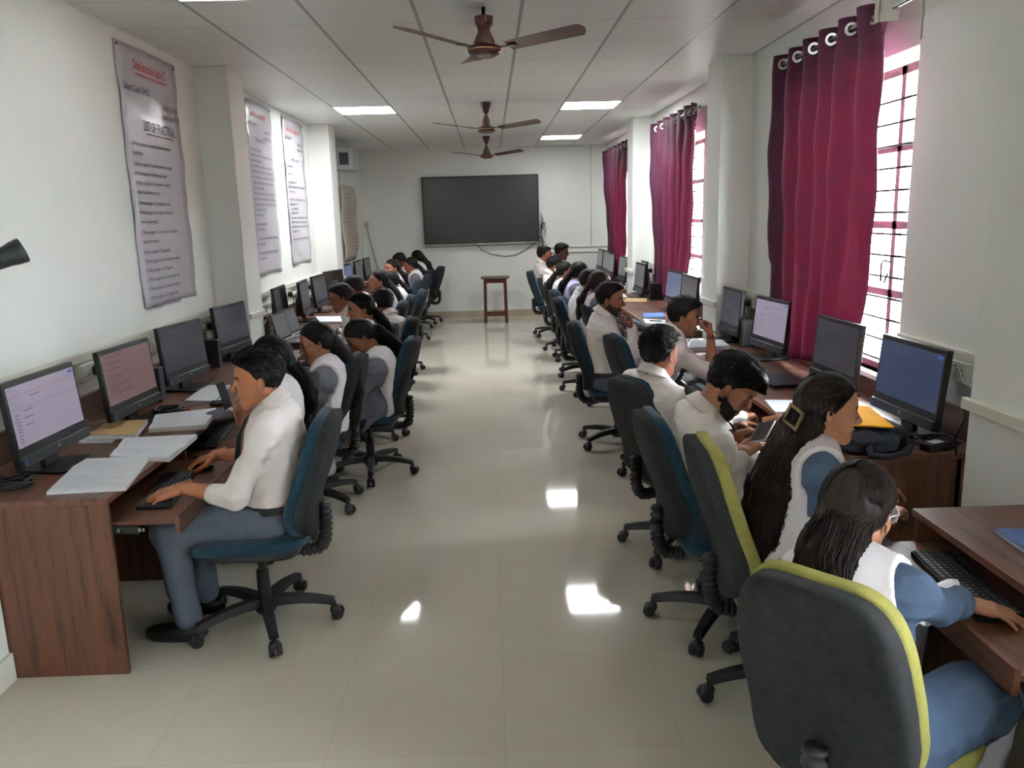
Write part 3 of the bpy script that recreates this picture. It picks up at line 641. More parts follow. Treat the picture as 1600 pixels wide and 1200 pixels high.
    if glasses:
        mg = MB()
        for s in (1, -1):
            rw, rh = (.024, .019) if glasses != 'clear' else (.027, .023); P_ = [toW((.098 - .006 * math.cos(a) ** 2 - .010 * max(0, s * math.cos(a)) * s * 0, s * .033 + rw * math.cos(a), .002 + rh * math.sin(a))) for a in np.linspace(0, 2 * math.pi, 19)]
            mg.tube(P_, .0011 if glasses != 'clear' else .0024, 6, cap=False); mg.tube([toW((.095, s * .058, .008)), toW((.05, s * .080, .009)), toW((-.01, s * .084, .010)), toW((-.025, s * .083, -.008))], .0013 if glasses != 'clear' else .0024, 6)
        mg.tube([toW((.099, -.010, .006)), toW((.104, 0, .010)), toW((.099, .010, .006))], .0012, 6)
        og = add_obj('spectacles', mg, mat('spectacle_frame', (60, 54, 58) if glasses != 'clear' else (225, 222, 230), .25, metal=.6 if glasses != 'clear' else 0), root, smooth=180)
        for s in (1, -1):
            ml = MB(); vs = [toW((.0975, s * .033 + (rw - .001) * math.cos(a), .002 + (rh - .001) * math.sin(a))) for a in np.linspace(0, 2 * math.pi, 17)[:-1]]; ml._a(vs + [v + Rh @ np.array([.0012, 0, 0]) for v in vs], [tuple(range(15, -1, -1)), tuple(range(16, 32))] + [(i, (i + 1) % 16, (i + 1) % 16 + 16, i + 16) for i in range(16)])
            add_obj('lens', ml, 'lens', og, smooth=0)
    info = dict(root=root, toW=toW, arms=arms, N=N, Rt=Rt, loc=loc, Rw=Rw, T=T, Hc=Hc, Rh=Rh)
    if extra: extra(info)
    return info
# ------------------------------------------------------------------ the room
def struct(name, mb, mt, smooth=0, bevel=0, loc=None):
    return tag(add_obj(name, mb, mt, smooth=smooth, bevel=bevel, loc=loc), kind='structure')
OX = WR + .23     # outer face of the window wall
struct('floor', MB().box(WL - .3, OX, YN - .3, YB + .3, -.12, 0), 'floor')
struct('ceiling', MB().box(WL - .3, OX, YN - .3, YB + .3, CH, CH + .1), 'ceiling')
struct('wall_left', MB().box(WL - .2, WL, YN - .2, YB + .2, 0, CH), 'wall')
struct('wall_far', MB().box(WL, WR, YB, YB + .2, 0, CH), 'wall')
struct('wall_near', MB().box(WL, WR, YN - .2, YN, 0, CH), 'wall')
WINY = [(.12, 1.55), (4.03, 5.50), (7.95, 9.42), (11.87, 13.34)]; WZ0, WZ1 = .87, 2.50
mb = MB(); y = YN - .2
for a, b in WINY + [(YB + .2, None)]:
    mb.box(WR, OX, y, a, 0, CH)
    if b is not None: mb.box(WR, OX, a, b, 0, WZ0); mb.box(WR, OX, a, b, WZ1, CH); y = b
struct('wall_right', mb, 'wall')
# concrete columns standing proud of both long walls
PILY = [(2.60, 2.97), (6.515, 6.92), (10.43, 10.85)]
n = 0
for a, b in PILY:
    n += 1; struct('column_%d' % n, MB().box(WL - .02, -1.945, a, b, 0, CH), 'wall', bevel=.006)
    n += 1; struct('column_%d' % n, MB().box(1.816, WR + .02, a, b, 0, CH), 'wall', bevel=.006)
# tiled skirting
struct('baseboard_far', MB().box(WL, WR, YB - .012, YB, 0, .115), 'skirt')
mb = MB().box(WL, WL + .012, YN, 2.60, 0, .115).box(WL, -1.933, 2.588, 2.60, 0, .115).box(-1.945, -1.933, 2.60, 2.97, 0, .115)
struct('baseboard_left', mb, 'white_trim')
struct('baseboard_right', MB().box(WR - .012, WR, YN, 2.60, 0, .115).box(1.804, 1.816, 2.60, 2.97, 0, .115), 'skirt')
# windows: painted steel frames with horizontal security rods
for k, (a, b) in enumerate(WINY):
    xf = WR + .07; mb = MB(); W = b - a; t = .036
    cols = [a, a + .27, a + W * .5, b - .27, b]
    mb.box(xf, xf + .035, a, a + .035, WZ0, WZ1).box(xf, xf + .035, b - .035, b, WZ0, WZ1).box(xf, xf + .035, a, b, WZ0, WZ0 + .035).box(xf, xf + .035, a, b, WZ1 - .09, WZ1 - .045)
    for c in cols[1:-1]: mb.box(xf, xf + .035, c - t / 2 - .004, c + t / 2 + .004, WZ0, WZ1 - .05)
    for z in (1.295, 1.655, 2.05): mb.box(xf, xf + .035, a, b, z - .02, z + .02)
    w = struct('window_%d' % (k + 1), mb, 'window_frame'); w.name = 'window_%d' % (k + 1)
    add_obj('window_pane', MB().box(xf + .014, xf + .018, a + .03, b - .03, WZ0 + .03, WZ1 - .09), 'pane', w)
    rods = MB()
    for i in range(1, 13):
        z = WZ0 + .06 + i * (WZ1 - WZ0 - .16) / 13; rods.tube([(xf - .015, a, z), (xf - .015, b, z)], .0065, 6)
    add_obj('security_rods', rods, 'dark_metal', w, smooth=180)
    st = MB().tube([(xf - .004, a + .27, 1.46), (xf - .035, a + .285, 1.47), (xf - .04, a + .30, 1.45), (xf - .035, a + .305, 1.36), (xf - .02, a + .30, 1.35), (xf - .015, a + .275, 1.40)], .006, 8)
    add_obj('window_catch', st, 'dark_metal', w, smooth=180)
    struct('window_sill_%d' % (k + 1), MB().box(WR - .03, OX + .03, a - .02, b + .02, WZ0 - .03, WZ0), 'concrete', bevel=.004)
# what can be seen outside: ground painted pale as if sunlit, a far brick balcony
tag(add_obj('outside_ground', MB().box(OX + .5, 60, -30, 45, -3.6, -3.5), mat('pale_outside_ground', (228, 224, 214), .9, nscale=.5, amp=.1)), 'pale ground outside below the windows, sunlight put into its colour', 'ground', kind='structure')
t = thing('brick_balcony', 'orange brick balcony of a neighbouring house, seen through the nearest window', 'building', (11.4, 12.5, 0))
mb = MB().box(-1.5, 4, -3, 5.5, -3.5, .5); add_obj('brick_wall', mb, 'brick', t)
mb = MB()
for i in range(18): mb.box(-1.5, -1.42, -3 + i * .48, -2.93 + i * .48, .5, 1.05)
mb.box(-1.55, -1.38, -3, 5.5, 1.05, 1.13); add_obj('railing', mb, 'brick', t)
# white cable trunking along the walls, lower on the columns
def trunk(name, label, segs):
    mb = MB()
    for s in segs: mb.box(*s)
    tag(add_obj(name, mb, 'white_trim', smooth=0, bevel=.004), label, 'cable trunking', kind='structure')
trunk('trim_1', 'wide white cable trunking along the left wall above the desks', [(WL, WL + .03, a, b, 1.052, 1.102) for a, b in ((YN, 2.60), (2.97, 6.515), (6.92, 10.43), (10.85, YB))] + [(WL, WL + .022, a, b, .955, .985) for a, b in ((2.97, 6.515), (6.92, 10.43), (10.85, YB))])
trunk('trim_2', 'cable trunking', [(-1.945, -1.923, a, b, 1.0, 1.035) for a, b in PILY])
trunk('trim_3', 'cable trunking', [(WR - .03, WR, a, b, 1.085, 1.13) for a, b in ((2.97, 4.0), (5.53, 6.515), (6.92, 7.92), (9.45, 10.43), (10.85, 11.85), (13.36, YB))])
trunk('trim_4', 'cable trunking', [(1.792, 1.816, a - .02, b + .02, .985, 1.03) for a, b in PILY])
trunk('trim_5', 'cable trunking', [(1.0, WR, YB - .025, YB, 1.185, 1.205), (1.0, WR, YB - .025, YB, 1.095, 1.115)])
trunk('trim_6', 'cable trunking', [(WL, WL + .025, a, b, .80, .822) for a, b in ((10.85, YB),)])
# thin conduit lines on the window wall and corner
mb = MB().tube([(WR - .004, 4.02, CH), (WR - .004, 4.02, 2.52)], .004, 6).tube([(1.78, YB - .004, 1.2), (1.78, YB - .004, CH)], .006, 6)
tag(add_obj('wall_wire', mb, 'cable_w', smooth=180), 'thin pale wires running down the window wall and far wall', 'wire', kind='structure')

# ---- ceiling light panels
PAN = [(-1, 6), (3, 6), (3, 12), (-1, -2), (3, -2)]
LBL = {(-1, 6): 'square lit ceiling panel on the left, near the second column', (3, 6): 'larger square lit ceiling panel on the right, between the fans', (3, 12): 'small far lit ceiling panel on the right, next to the far wall',
       (-1, -2): 'lit ceiling panel cut by the top edge of the photo on the left', (3, -2): 'lit ceiling panel above the right row, out of view near the first fan', (-1, -8): 'lit ceiling panel behind the camera on the left', (3, -8): 'lit ceiling panel behind the camera on the right'}
for i, j in PAN:
    x0, y0 = TX0 + i * TT, TY0 + j * TT
    t = thing('ceiling_light', LBL[(i, j)], 'ceiling light', (x0 + TT / 2, y0 + TT / 2, CH), 0, 'square ceiling light panels'); h = TT / 2
    fr = MB()
    for q in ((-h, h, -h, -h + .012), (-h, h, h - .012, h), (-h, -h + .012, -h, h), (h - .012, h, -h, h)): fr.box(*q, -.006, .0)
    add_obj('panel_frame', fr, 'white_plastic', t)
    add_obj('diffuser', MB().box(-h + .012, h - .012, -h + .012, h - .012, -.004, -.001), ('panel_light_dim' if j == 12 else 'panel_light') if j > 0 else 'panel_light_low', t)

# ---- ceiling fans
def fan(x, y, zh, label, angs, slip=0):
    t = thing('ceiling_fan', label, 'ceiling fan', (x, y, 0), 0, 'three-bladed ceiling fans')
    add_obj('down_rod', MB().tube([(0, 0, CH), (0, 0, zh + .08)], .011, 10), 'dark_metal', t, smooth=180)
    ct = CH - slip; add_obj('canopy', MB().lathe([(.016, ct - .115), (.028, ct - .10), (.045, ct - .05), (.052, ct - .045), (.056, ct)], 24), 'fan', t, smooth=50)
    add_obj('motor_cover', MB().lathe([(.014, zh + .145), (.022, zh + .14), (.048, zh + .075), (.062, zh + .045), (.058, zh + .032), (.05, zh + .02)], 24), 'fan_pale', t, smooth=50)
    add_obj('motor', MB().lathe([(.05, zh + .025), (.092, zh + .02), (.100, zh + .008), (.100, zh - .012), (.09, zh - .022), (.055, zh - .036), (.0, zh - .04)], 32, cap=False), 'fan', t, smooth=50)
    add_obj('trim_ring', MB().lathe([(.1005, zh + .004), (.1025, zh + .002), (.1025, zh - .002), (.1005, zh - .004)], 32, cap=False), 'gold', t, smooth=180)
    for a in angs:
        Mx = Matrix.Rotation(math.radians(a), 4, 'Z'); mb = MB(); N_ = 14; rows = []
        for i in range(N_ + 1):
            r = .15 + .47 * i / N_; wl = .060 + .012 * (i / N_); th = -math.radians(11); zz = zh + .008 + .035 * (i / N_); e = 1 if i < N_ else .8; row = []
            if i == N_: r -= .0
            for q in (-1, -.5, 0, .5, 1):
                row.append((q * wl * e, r - (.02 * q * q if i == N_ else 0), zz + math.sin(th) * q * wl + .004 * (1 - q * q)))
            rows.append(row)
        vs = []
        for dz in (0, .002): vs += [Mx @ Vector((p[1], p[0], p[2] + dz)) for row in rows for p in row]
        n5 = (N_ + 1) * 5; fs = []
        for i in range(N_):
            for q in range(4):
                b = i * 5 + q; fs.append((b, b + 5, b + 6, b + 1)); fs.append((n5 + b, n5 + b + 1, n5 + b + 6, n5 + b + 5))
        for i in range(N_):
            for q in (0, 4): b = i * 5 + q; fs.append((b, b + n5, b + n5 + 5, b + 5))
        for q in range(4):
            for i in (0, N_): b = i * 5 + q; fs.append((b, b + 1, b + 1 + n5, b + n5))
        mb._a(vs, fs); bl = add_obj('blade', mb, 'fan_pale' if a < -90 else 'fan', t, smooth=60)
        add_obj('blade_arm', MB().box(.085, .20, -.016, .016, zh + .006, zh + .011, Mx), 'fan', bl)
fan(.002, 4.93, 2.685, 'nearest brown ceiling fan, its blades spanning the middle of the ceiling', (-137, -29, 99), .05)
fan(-.002, 8.86, 2.645, 'second brown ceiling fan, between the two lit panels', (-150, -28, 92))
fan(-.010, 12.45, 2.63, 'farthest and smallest-looking ceiling fan, above the big screen', (-146, -33, 90))

# ---- curtains on rods
def curtain(k, y0, y1, z0, z1, label, flap=False):
    x = 1.955; t = thing('curtain', label, 'curtain', (x, (y0 + y1) / 2, 0), 0, 'wine red eyelet curtains'); W = y1 - y0; nf = 6.0; nu, nv = 110, 34; mb = MB(); rows = []; rg = random.Random(k * 7 + 3)
    ph = [rg.uniform(0, 6) for _ in range(6)]
    for j in range(nv + 1):
        q = j / nv; z = z1 + (z0 - z1) * q; row = []
        for i in range(nu + 1):
            s = i / nu
            left = 0.0 + .17 * q ** 1.5 * (1 if k == 0 else 1.25); right = .02 * math.sin(q * 5 + ph[4]) - .03 * q   # near edge drifts away from the camera as it falls
            yy = y0 + W * (left + s * (1 - left) - right * s)
            s2 = s + .018 * math.sin(s * 9 + ph[0]) * min(1, q * 4); a = math.cos(s2 * nf * 2 * math.pi); a = math.copysign(abs(a) ** .7, a); amp = .048 * (1 - .2 * q) * (.3 + .7 * min(1, .15 + s / .32) if q > .08 else 1)
            xx = amp * (a * (1 - .35 * q) + .45 * q * math.sin(s * 17 + ph[0] + q * 2.2) + .30 * q * math.sin(s * 41 + ph[1] + q * 3)) + .014 * math.sin(q * 4 + ph[2] + s * 3) + .006 * math.sin(q * 23 + s * 13)
            zz = z + (.012 * math.sin(s * 21 + ph[3]) if j == nv else 0)
            xx -= .034 * min(1, max(0, (q - .3) / .35)); xx = min(xx, .005) if q > .68 else xx; row.append((-xx, yy - (y0 + y1) / 2, zz))
        rows.append(row)
    vs = [p for r in rows for p in r]; fs = [(j * (nu + 1) + i, j * (nu + 1) + i + 1, (j + 1) * (nu + 1) + i + 1, (j + 1) * (nu + 1) + i) for j in range(nv) for i in range(nu)]
    mb._a(vs, fs); o = add_obj('curtain_cloth', mb, 'curtain', t, smooth=180); sm = o.modifiers.new('thick', 'SOLIDIFY'); sm.thickness = .0016
    for i in range(int(nf * 2)):
        s = (i + .5) / (nf * 2); yy = y0 + W * s - (y0 + y1) / 2; slope = -1 if i % 2 else 1; Mx = Matrix.Translation((0, yy, z1 - .065)) @ Matrix.Rotation(slope * math.radians(38), 4, 'Z') @ Matrix.Rotation(math.radians(90), 4, 'X')
        pr = [(.020, -.004), (.034, -.004), (.036, 0), (.034, .004), (.020, .004)]; add_obj('eyelet', MB().lathe(pr + [pr[0]], 20, Mx, cap=False), 'steel', t, smooth=50)
    if flap:
        add_obj('hem_lining', MB().box(-.062, .045, -.0015, .0015, z1 - .125, z1 + .012, Matrix.Translation((-.02, -W / 2 - .008, 0)) @ Matrix.Rotation(math.radians(-24), 4, 'Z')), 'white_plastic', t, bevel=.0008)
    return t
def rod(y0, y1, z, label):
    t = thing('curtain_rod', label, 'curtain rod', (1.955, y0, z), 0, 'steel curtain rods')
    add_obj('rod', MB().tube([(0, 0, 0), (0, y1 - y0, 0)], .011, 12), 'steel', t, smooth=180)
    for yy in (.03, y1 - y0 - .03): add_obj('bracket', MB().tube([(0, yy, 0), (.05, yy, 0), (WR - 1.955, yy, 0)], [.014, .009, .009], 10).lathe([(.026, 0), (.026, .006)], 16, Matrix.Translation((WR - 1.955 - .006, yy, 0)) @ Matrix.Rotation(math.pi / 2, 4, 'Y')), 'steel', t, smooth=50)
    for yy in (0, y1 - y0): add_obj('finial', MB().superell((0, yy, 0), (.018, .022, .018), 1, 1, 8, 10), 'steel', t, smooth=180)
curtain(3, .66, 1.70, .80, 2.745, 'unseen wine red curtain added behind the camera to cut window light'); rod(-.05, 1.78, 2.68, 'unseen steel rod added for the curtain behind the camera')  # unseen curtain and rod, added to hold back daylight from this window
curtain(0, 4.10, 5.63, .80, 2.745, 'nearest wine red curtain, hanging beside the largest window', True); rod(3.25, 5.72, 2.68, 'nearest steel curtain rod, reaching out past the curtain towards the camera')
curtain(1, 7.86, 9.72, .78, 2.75, 'middle wine red curtain with a bright pink sunlit fold'); rod(7.72, 9.80, 2.685, 'steel curtain rod of the middle window')
curtain(2, 11.55, 13.75, .78, 2.75, 'farthest wine red curtain, partly hidden by a column'); rod(11.45, 13.85, 2.685, 'steel curtain rod of the farthest window')

# ---- interactive display on the far wall, with its cables
t = thing('wall_display', 'large black switched-off flat display on the far wall', 'display screen', (-.14, YB, 1.855)); t.rotation_euler = (0, math.radians(-.25), 0)
add_obj('display_case', MB().box(-1.005, 1.005, -.085, 0, -.585, .585), 'black_plastic', t, bevel=.006)
add_obj('display_glass', MB().box(-.975, .975, -.088, -.084, -.545, .555), mat('switched_off_display_glass', (42, 42, 42), .32, spec=.6, nscale=2, amp=.1), t)
add_obj('lower_bar', MB().box(-1.0, 1.0, -.10, -.085, -.583, -.556), 'steel', t, bevel=.003)
put = MB(); put.box(-.07, .05, -.1015, -.1, -.578, -.566); add_obj('badge', put, 'white_plastic', t)
c = MB().tube([(-.22, YB - .05, 1.27), (-.15, YB - .02, 1.18), (.02, YB - .02, 1.10), (.25, YB - .02, 1.055), (.42, YB - .02, 1.07), (.6, YB - .02, 1.15), (.8, YB - .02, 1.27), (.86, YB - .03, 1.38)], .006, 8)
tag(add_obj('hanging_cable', c, 'black_plastic', smooth=180), 'black cable sagging below the big display', 'cable')
c = MB(); rg = random.Random(5)
for i in range(7):
    p = [(.89 + rg.uniform(-.01, .02), YB - .04, 1.78 - i * .05)]
    for q in range(1, 9): p.append((.90 + .07 * math.sin(q * .9 + i * 1.3) * (1 if i > 2 else .3) + rg.uniform(0, .02), YB - .03 - rg.uniform(0, .03), 1.75 - q * .065 - i * .01))
    p.append((.88, YB - .03, 1.16)); c.tube(p, .0045, 6)
c.tube([(.87, YB - .02, 1.25), (.86, YB - .02, .9), (.87, YB - .02, .5), (.86, YB - .02, .13)], .005, 6)
tag(add_obj('cable_bundle', c, 'black_plastic', smooth=180), 'tangle of black cables at the right edge of the big display', 'cable')
c = MB().tube([(-2.13, YB - .02, 1.66), (-2.10, YB - .02, 1.45), (-2.0, YB - .02, 1.0), (-1.95, YB - .02, .8)], .012, 8); c.superell((-2.13, YB - .03, 1.68), (.035, .03, .035), .6, .6, 8, 10)
tag(add_obj('wall_conduit', c, 'skirt', smooth=180), 'slanting grey cable with a small round box, left part of the far wall', 'cable')
# ---- stool
t = thing('stool', 'tall reddish brown wooden stool under the big display', 'stool', (.065, 13.62, 0)); rg = random.Random(3)
add_obj('seat', MB().box(-.235, .235, -.16, .16, .735, .765), 'stool_top', t, bevel=.006)
for sx in (-1, 1):
    for sy in (-1, 1):
        b = MB(); b._a([(sx * (.165 + a_) + dx, sy * (.105 + a_ * .6) + dy, z) for z, a_ in ((0, .012), (.74, 0)) for dx, dy in ((-.026, -.022), (.026, -.022), (.026, .022), (-.026, .022))], [(3, 2, 1, 0), (4, 5, 6, 7)] + [(i, (i + 1) % 4, (i + 1) % 4 + 4, i + 4) for i in range(4)])
        add_obj('leg', b, 'stool', t, bevel=.003)
for sy in (-1, 1): add_obj('apron', MB().box(-.15, .15, sy * .105 - .012, sy * .105 + .012, .665, .735), 'stool', t); add_obj('stretcher', MB().box(-.17, .17, sy * .118 - .012, sy * .118 + .012, .12, .165), 'stool', t, bevel=.002)
for sx in (-1, 1): add_obj('stretcher', MB().box(sx * .185 - .012, sx * .185 + .012, -.1, .1, .17, .21), 'stool', t, bevel=.002)
# ---- box on the wall beside the far-left corner, old poster
t = thing('wall_unit', 'pale grey boxy ventilator unit high on the left wall near the far corner', 'ventilator', (WL, 12.55, 2.62))
add_obj('housing', MB().box(0, .24, -.34, .34, -.15, .17), 'box_grey', t, bevel=.012)
add_obj('grille', MB().box(.05, .18, -.349, -.338, -.08, .09), 'vent', t)
add_obj('outlet', MB().lathe([(.05, 0), (.05, .10), (.035, .12)], 16, Matrix.Translation((.12, .34, 0)) @ Matrix.Rotation(-math.pi / 2, 4, 'X')), 'old_paper', t, smooth=50)
tag(add_obj('unit_wire', MB().tube([(WL + .01, 12.35, 2.47), (WL + .012, 12.36, 2.2), (WL + .01, 12.3, 1.2)], .006, 6), 'cable_w', smooth=180), 'thin wire dropping from the ventilator unit down the left wall', 'cable')
# ---- flex posters on the left wall
def poster(y0, y1, z0, z1, label, real=False, seed=1, dens=18, red=True):
    t = thing('poster', label, 'poster', (WL, y0, z0)); W, Hh = y1 - y0, z1 - z0; rg = random.Random(seed); nu, nv = 10, 30; vs = []
    for j in range(nv + 1):
        for i in range(nu + 1):
            s, q = i / nu, j / nv; vs.append((.011 + .004 * math.sin(q * 17 + s * 3 + seed) + .003 * math.sin(q * 41 + s * 9), s * W, q * Hh + .01 * math.sin(s * 3) * (1 if j == 0 else 0)))
    fs = [(j * (nu + 1) + i, j * (nu + 1) + i + 1, (j + 1) * (nu + 1) + i + 1, (j + 1) * (nu + 1) + i) for j in range(nv) for i in range(nu)]
    sh = add_obj('sheet', MB()._a(vs, fs), 'poster', t, smooth=180); sm = sh.modifiers.new('t', 'SOLIDIFY'); sm.thickness = .0012; sm.offset = 1
    X = .0198; Y_, Z_ = (0, 1, 0), (0, 0, 1); h = MB(); d = MB(); b = MB()
    if real:
        put_text(h, "Data Structure Using 'C'", .085, (X, W * .52, Hh - .135), Y_, Z_, .62, 'CENTER', .0012); h.box(X - .001, X, W * .26, W * .80, Hh - .165, Hh - .158)
        put_text(d, 'Subject Code: 054302', .06, (X, W * .05, Hh - .275), Y_, Z_, .72, 'LEFT', .0008)
        put_text(d, '3rd Sem, 2nd Year', .055, (X, W * .96, Hh - .335), Y_, Z_, .62, 'RIGHT', .0008); put_text(d, 'Branch Name: IT/CSE', .045, (X, W * .97, Hh - .395), Y_, Z_, .72, 'RIGHT', .0008)
        put_text(d, 'LIST OF PRACTICAL', .088, (X, W * .58, Hh - .50), Y_, Z_, .66, 'CENTER', .001); d.box(X - .001, X, W * .34, W * .82, Hh - .522, Hh - .516)
        its = ['1. Write a program in C to print the sum of two arrays', 'by using loop', '2. Write a program in C to find the element using stack', '3. Write a program in C for linear and queue', '4. Write a program in C for insertion of a node in', 'linked list and deletion from list', '5. Write a program in C to implement a stack', '6. Write a program in C to search an element by', 'linear and binary search', '7. Write a program in C to sort the list of numbers by', 'insertion sort method', '8. Write a program in C for quick sort', '9. Write a program in C for the merge sort method', '10. Write a program in C for heap sort', '11. Write a program in C for tree traversal order', '12. Write a program in C to find a spanning tree', '13. Write a program in C for a graph search', '14. Write a program in C to find shortest path']
        z = Hh - .60
        for s_ in its:
            nn = s_[0].isdigit(); put_text(b, s_, .034, (X, W * (.07 if nn else .08), z), Y_, Z_, .80, 'LEFT', .0004); z -= .052 if nn else .066
            if nn: z -= .006
    else:
        scribble(h, (X, W * .16, Hh - .15), Y_, Z_, W * .62, .055, 3, rg); scribble(d, (X, W * .08, Hh - .23), Y_, Z_, W * .32, .04, 2, rg); scribble(d, (X, W * .66, Hh - .27), Y_, Z_, W * .26, .036, 2, rg); scribble(d, (X, W * .62, Hh - .33), Y_, Z_, W * .32, .034, 2, rg); scribble(d, (X, W * .3, Hh - .37 if seed == 2 else Hh - .46), Y_, Z_, W * .36, .045, 3, rg)
        z = Hh - .46 if seed == 2 else Hh - .53
        for i in range(dens):
            if rg.random() < .75: scribble(b, (X, W * .07, z), Y_, Z_, W * rg.choice((.86, .84, .8, .4)), .024, 9, rg); z -= .050
            else: scribble(b, (X, W * .07, z), Y_, Z_, W * .3, .024, 3, rg); z -= .085
            if z < .12: break
    add_obj('heading', h, 'red_ink', t, smooth=0); add_obj('subheading', d, 'print_ink', t, smooth=0); add_obj('practical_list', b, 'print_ink', t, smooth=0)
    pin = MB()
    for yy in (.02, W - .03): pin.lathe([(.008, 0), (.006, .006), (.0, .008)], 10, Matrix.Translation((.016, yy, Hh - .03)) @ Matrix.Rotation(math.pi / 2, 4, 'Y'), cap=False)
    add_obj('pin', pin, 'dark_metal', t, smooth=50)
    return t
poster(5.15, 6.08, 1.232, 2.845, "nearest long lavender poster, red heading Data Structure Using 'C'", True)
poster(7.73, 8.62, 1.245, 2.87, 'middle long poster with small print, just behind the first column', seed=2, dens=24)
poster(9.10, 10.04, 1.27, 2.87, 'third long poster, between the middle poster and the second column', seed=3, dens=14)
t = thing('paper_chart', 'narrow yellowed paper chart on the left wall under the ventilator unit', 'poster', (WL, 12.25, 1.13)); vs = []
for j in range(16):
    for i in range(7): s, q = i / 6, j / 15; vs.append((.024 + .05 * math.sin(q * 3.1) * s + .02 * math.sin(q * 9), s * 1.15 * (.9 if j < 3 else 1), q * 1.13))
sh = add_obj('sheet', MB()._a(vs, [(j * 7 + i, j * 7 + i + 1, (j + 1) * 7 + i + 1, (j + 1) * 7 + i) for j in range(15) for i in range(6)]), 'old_paper', t, smooth=180); sm = sh.modifiers.new('t', 'SOLIDIFY'); sm.thickness = .002
b = MB(); rg = random.Random(11)
for k in range(17):
    z = 1.0 - k * .052; q = z / 1.13; xx = .02 + .05 * math.sin(q * 3.1) * .5 + .02 * math.sin(q * 9) + .03
    for r_ in (.25, .8): pass
    scribble(b, (xx, .25, z), (0, 1, 0), (0, 0, 1), .65 if k > 3 else .4, .026, 4, rg)
add_obj('chart_text', b, 'print_ink', t, smooth=0)
# ---- black rod end poking in from the left, close to the camera
t = thing('metal_pole', 'black speckled metal tube end poking in at the left edge', 'metal tube', (-1.42, 1.05, 1.44))
e = Vector((-.842, 1.5, 1.716)) - Vector((-1.42, 1.05, 1.44)); 
add_obj('tube', MB().tube([Vector((0, 0, 0)), e * .93, e * .965, e * .985, e], [.0165, .0165, .0185, .0215, .0215], 20), 'dark_metal', t, smooth=50)
add_obj('end_rim', MB().tube([e * .992, e * 1.002], [.0222, .0222], 20), 'black_plastic', t, smooth=50)
add_obj('stand_post', MB().tube([(0, 0, -1.44), (0, 0, .02)], .018, 14), 'dark_metal', t, smooth=50); add_obj('stand_foot', MB().lathe([(.16, -1.44), (.16, -1.425), (.03, -1.41)], 24), 'dark_metal', t, smooth=50)
# ------------------------------------------------------------------ computer desks
def desk(side, y0, y1, label, trays, ends, top_dx=0):
    sgn = 1 if side == 'L' else -1; wall = WL if side == 'L' else WR; D = .705 if side == 'L' else .646
    t = thing('computer_desk', label, 'desk', (wall, y0, 0), 0, 'walnut laminate computer desks'); W = y1 - y0; X = lambda a: a * sgn
    bx = lambda a, b: (min(X(a), X(b)), max(X(a), X(b)))
    add_obj('worktop', MB().box(*bx(.02, D), 0, W, .712, .737), 'wood_y', t, bevel=.0015)
    add_obj('back_rail', MB().box(*bx(0, .02), 0, W, .70, .875), 'wood_y', t, bevel=.0015)
    for yy in ends: add_obj('end_panel', MB().box(*bx(.0, D - .002), yy, yy + .02, 0, .712), 'wood_z', t, bevel=.0015)
    ns = len(trays); sw = W / ns
    for i in range(1, ns): add_obj('divider_panel', MB().box(*bx(.02, D - .03), i * sw - .009, i * sw + .009, 0, .712), 'wood_z', t)
    add_obj('modesty_panel', MB().box(*bx(.12, .138), 0, W, .12, .712), 'wood_y', t)
    for i, out in enumerate(trays):
        a, b = i * sw + .03, (i + 1) * sw - .03; x1 = D + out; x0 = x1 - .42
        tr = add_obj('keyboard_tray', MB().box(*bx(x0, x1), a, b, .615, .631), 'wood_y', t, bevel=.001)
        add_obj('tray_lip', MB().box(*bx(x1, x1 + .018), a, b, .575, .650), 'wood_y', tr, bevel=.0015)
        rl = MB()
        for q in (a - .012, b): rl.box(*bx(x0 - .02, D - .02 + out * .5), q, q + .012, .585, .613)
        add_obj('slide_rail', rl, 'dark_metal', tr)
        if i == 0:
            sc_ = MB()
            for xx in (D + .02 if out > .1 else .4, D + .10 if out > .1 else .5, D + .115 if out > .1 else .52): sc_.superell((X(xx), a - .013, .60), (.006, .003, .008), 1, 1, 6, 8)
            add_obj('rail_screw', sc_, 'steel', tr, smooth=180)
    return t
desk('L', 2.975, 6.505, 'nearest long walnut desk along the left wall, its end panel facing the camera', [.235, .20, .16, .12], [0, 3.51])
desk('L', 6.93, 10.42, 'second long walnut desk along the left wall, between the columns', [.16, .12, .18, .1], [0, 3.47])
desk('L', 10.86, 14.395, 'farthest walnut desk along the left wall, by the far corner', [.12, .1, .1, .1], [0])
desk('R', -.93, 2.595, 'walnut desk corner at the lower right edge, with a black keyboard under it', [.1, .1, .1, .165], [3.485])
desk('R', 3.20, 6.505, 'walnut desk along the right wall below the largest window', [.12, .14, .16, .12], [0, 3.285])
desk('R', 6.93, 10.42, 'second walnut desk on the right, below the middle window', [.14, .1, .14, .1], [0, 3.47])
desk('R', 10.86, 14.395, 'farthest walnut desk on the right, beside the far wall', [.1, .1, .1, .1], [0])

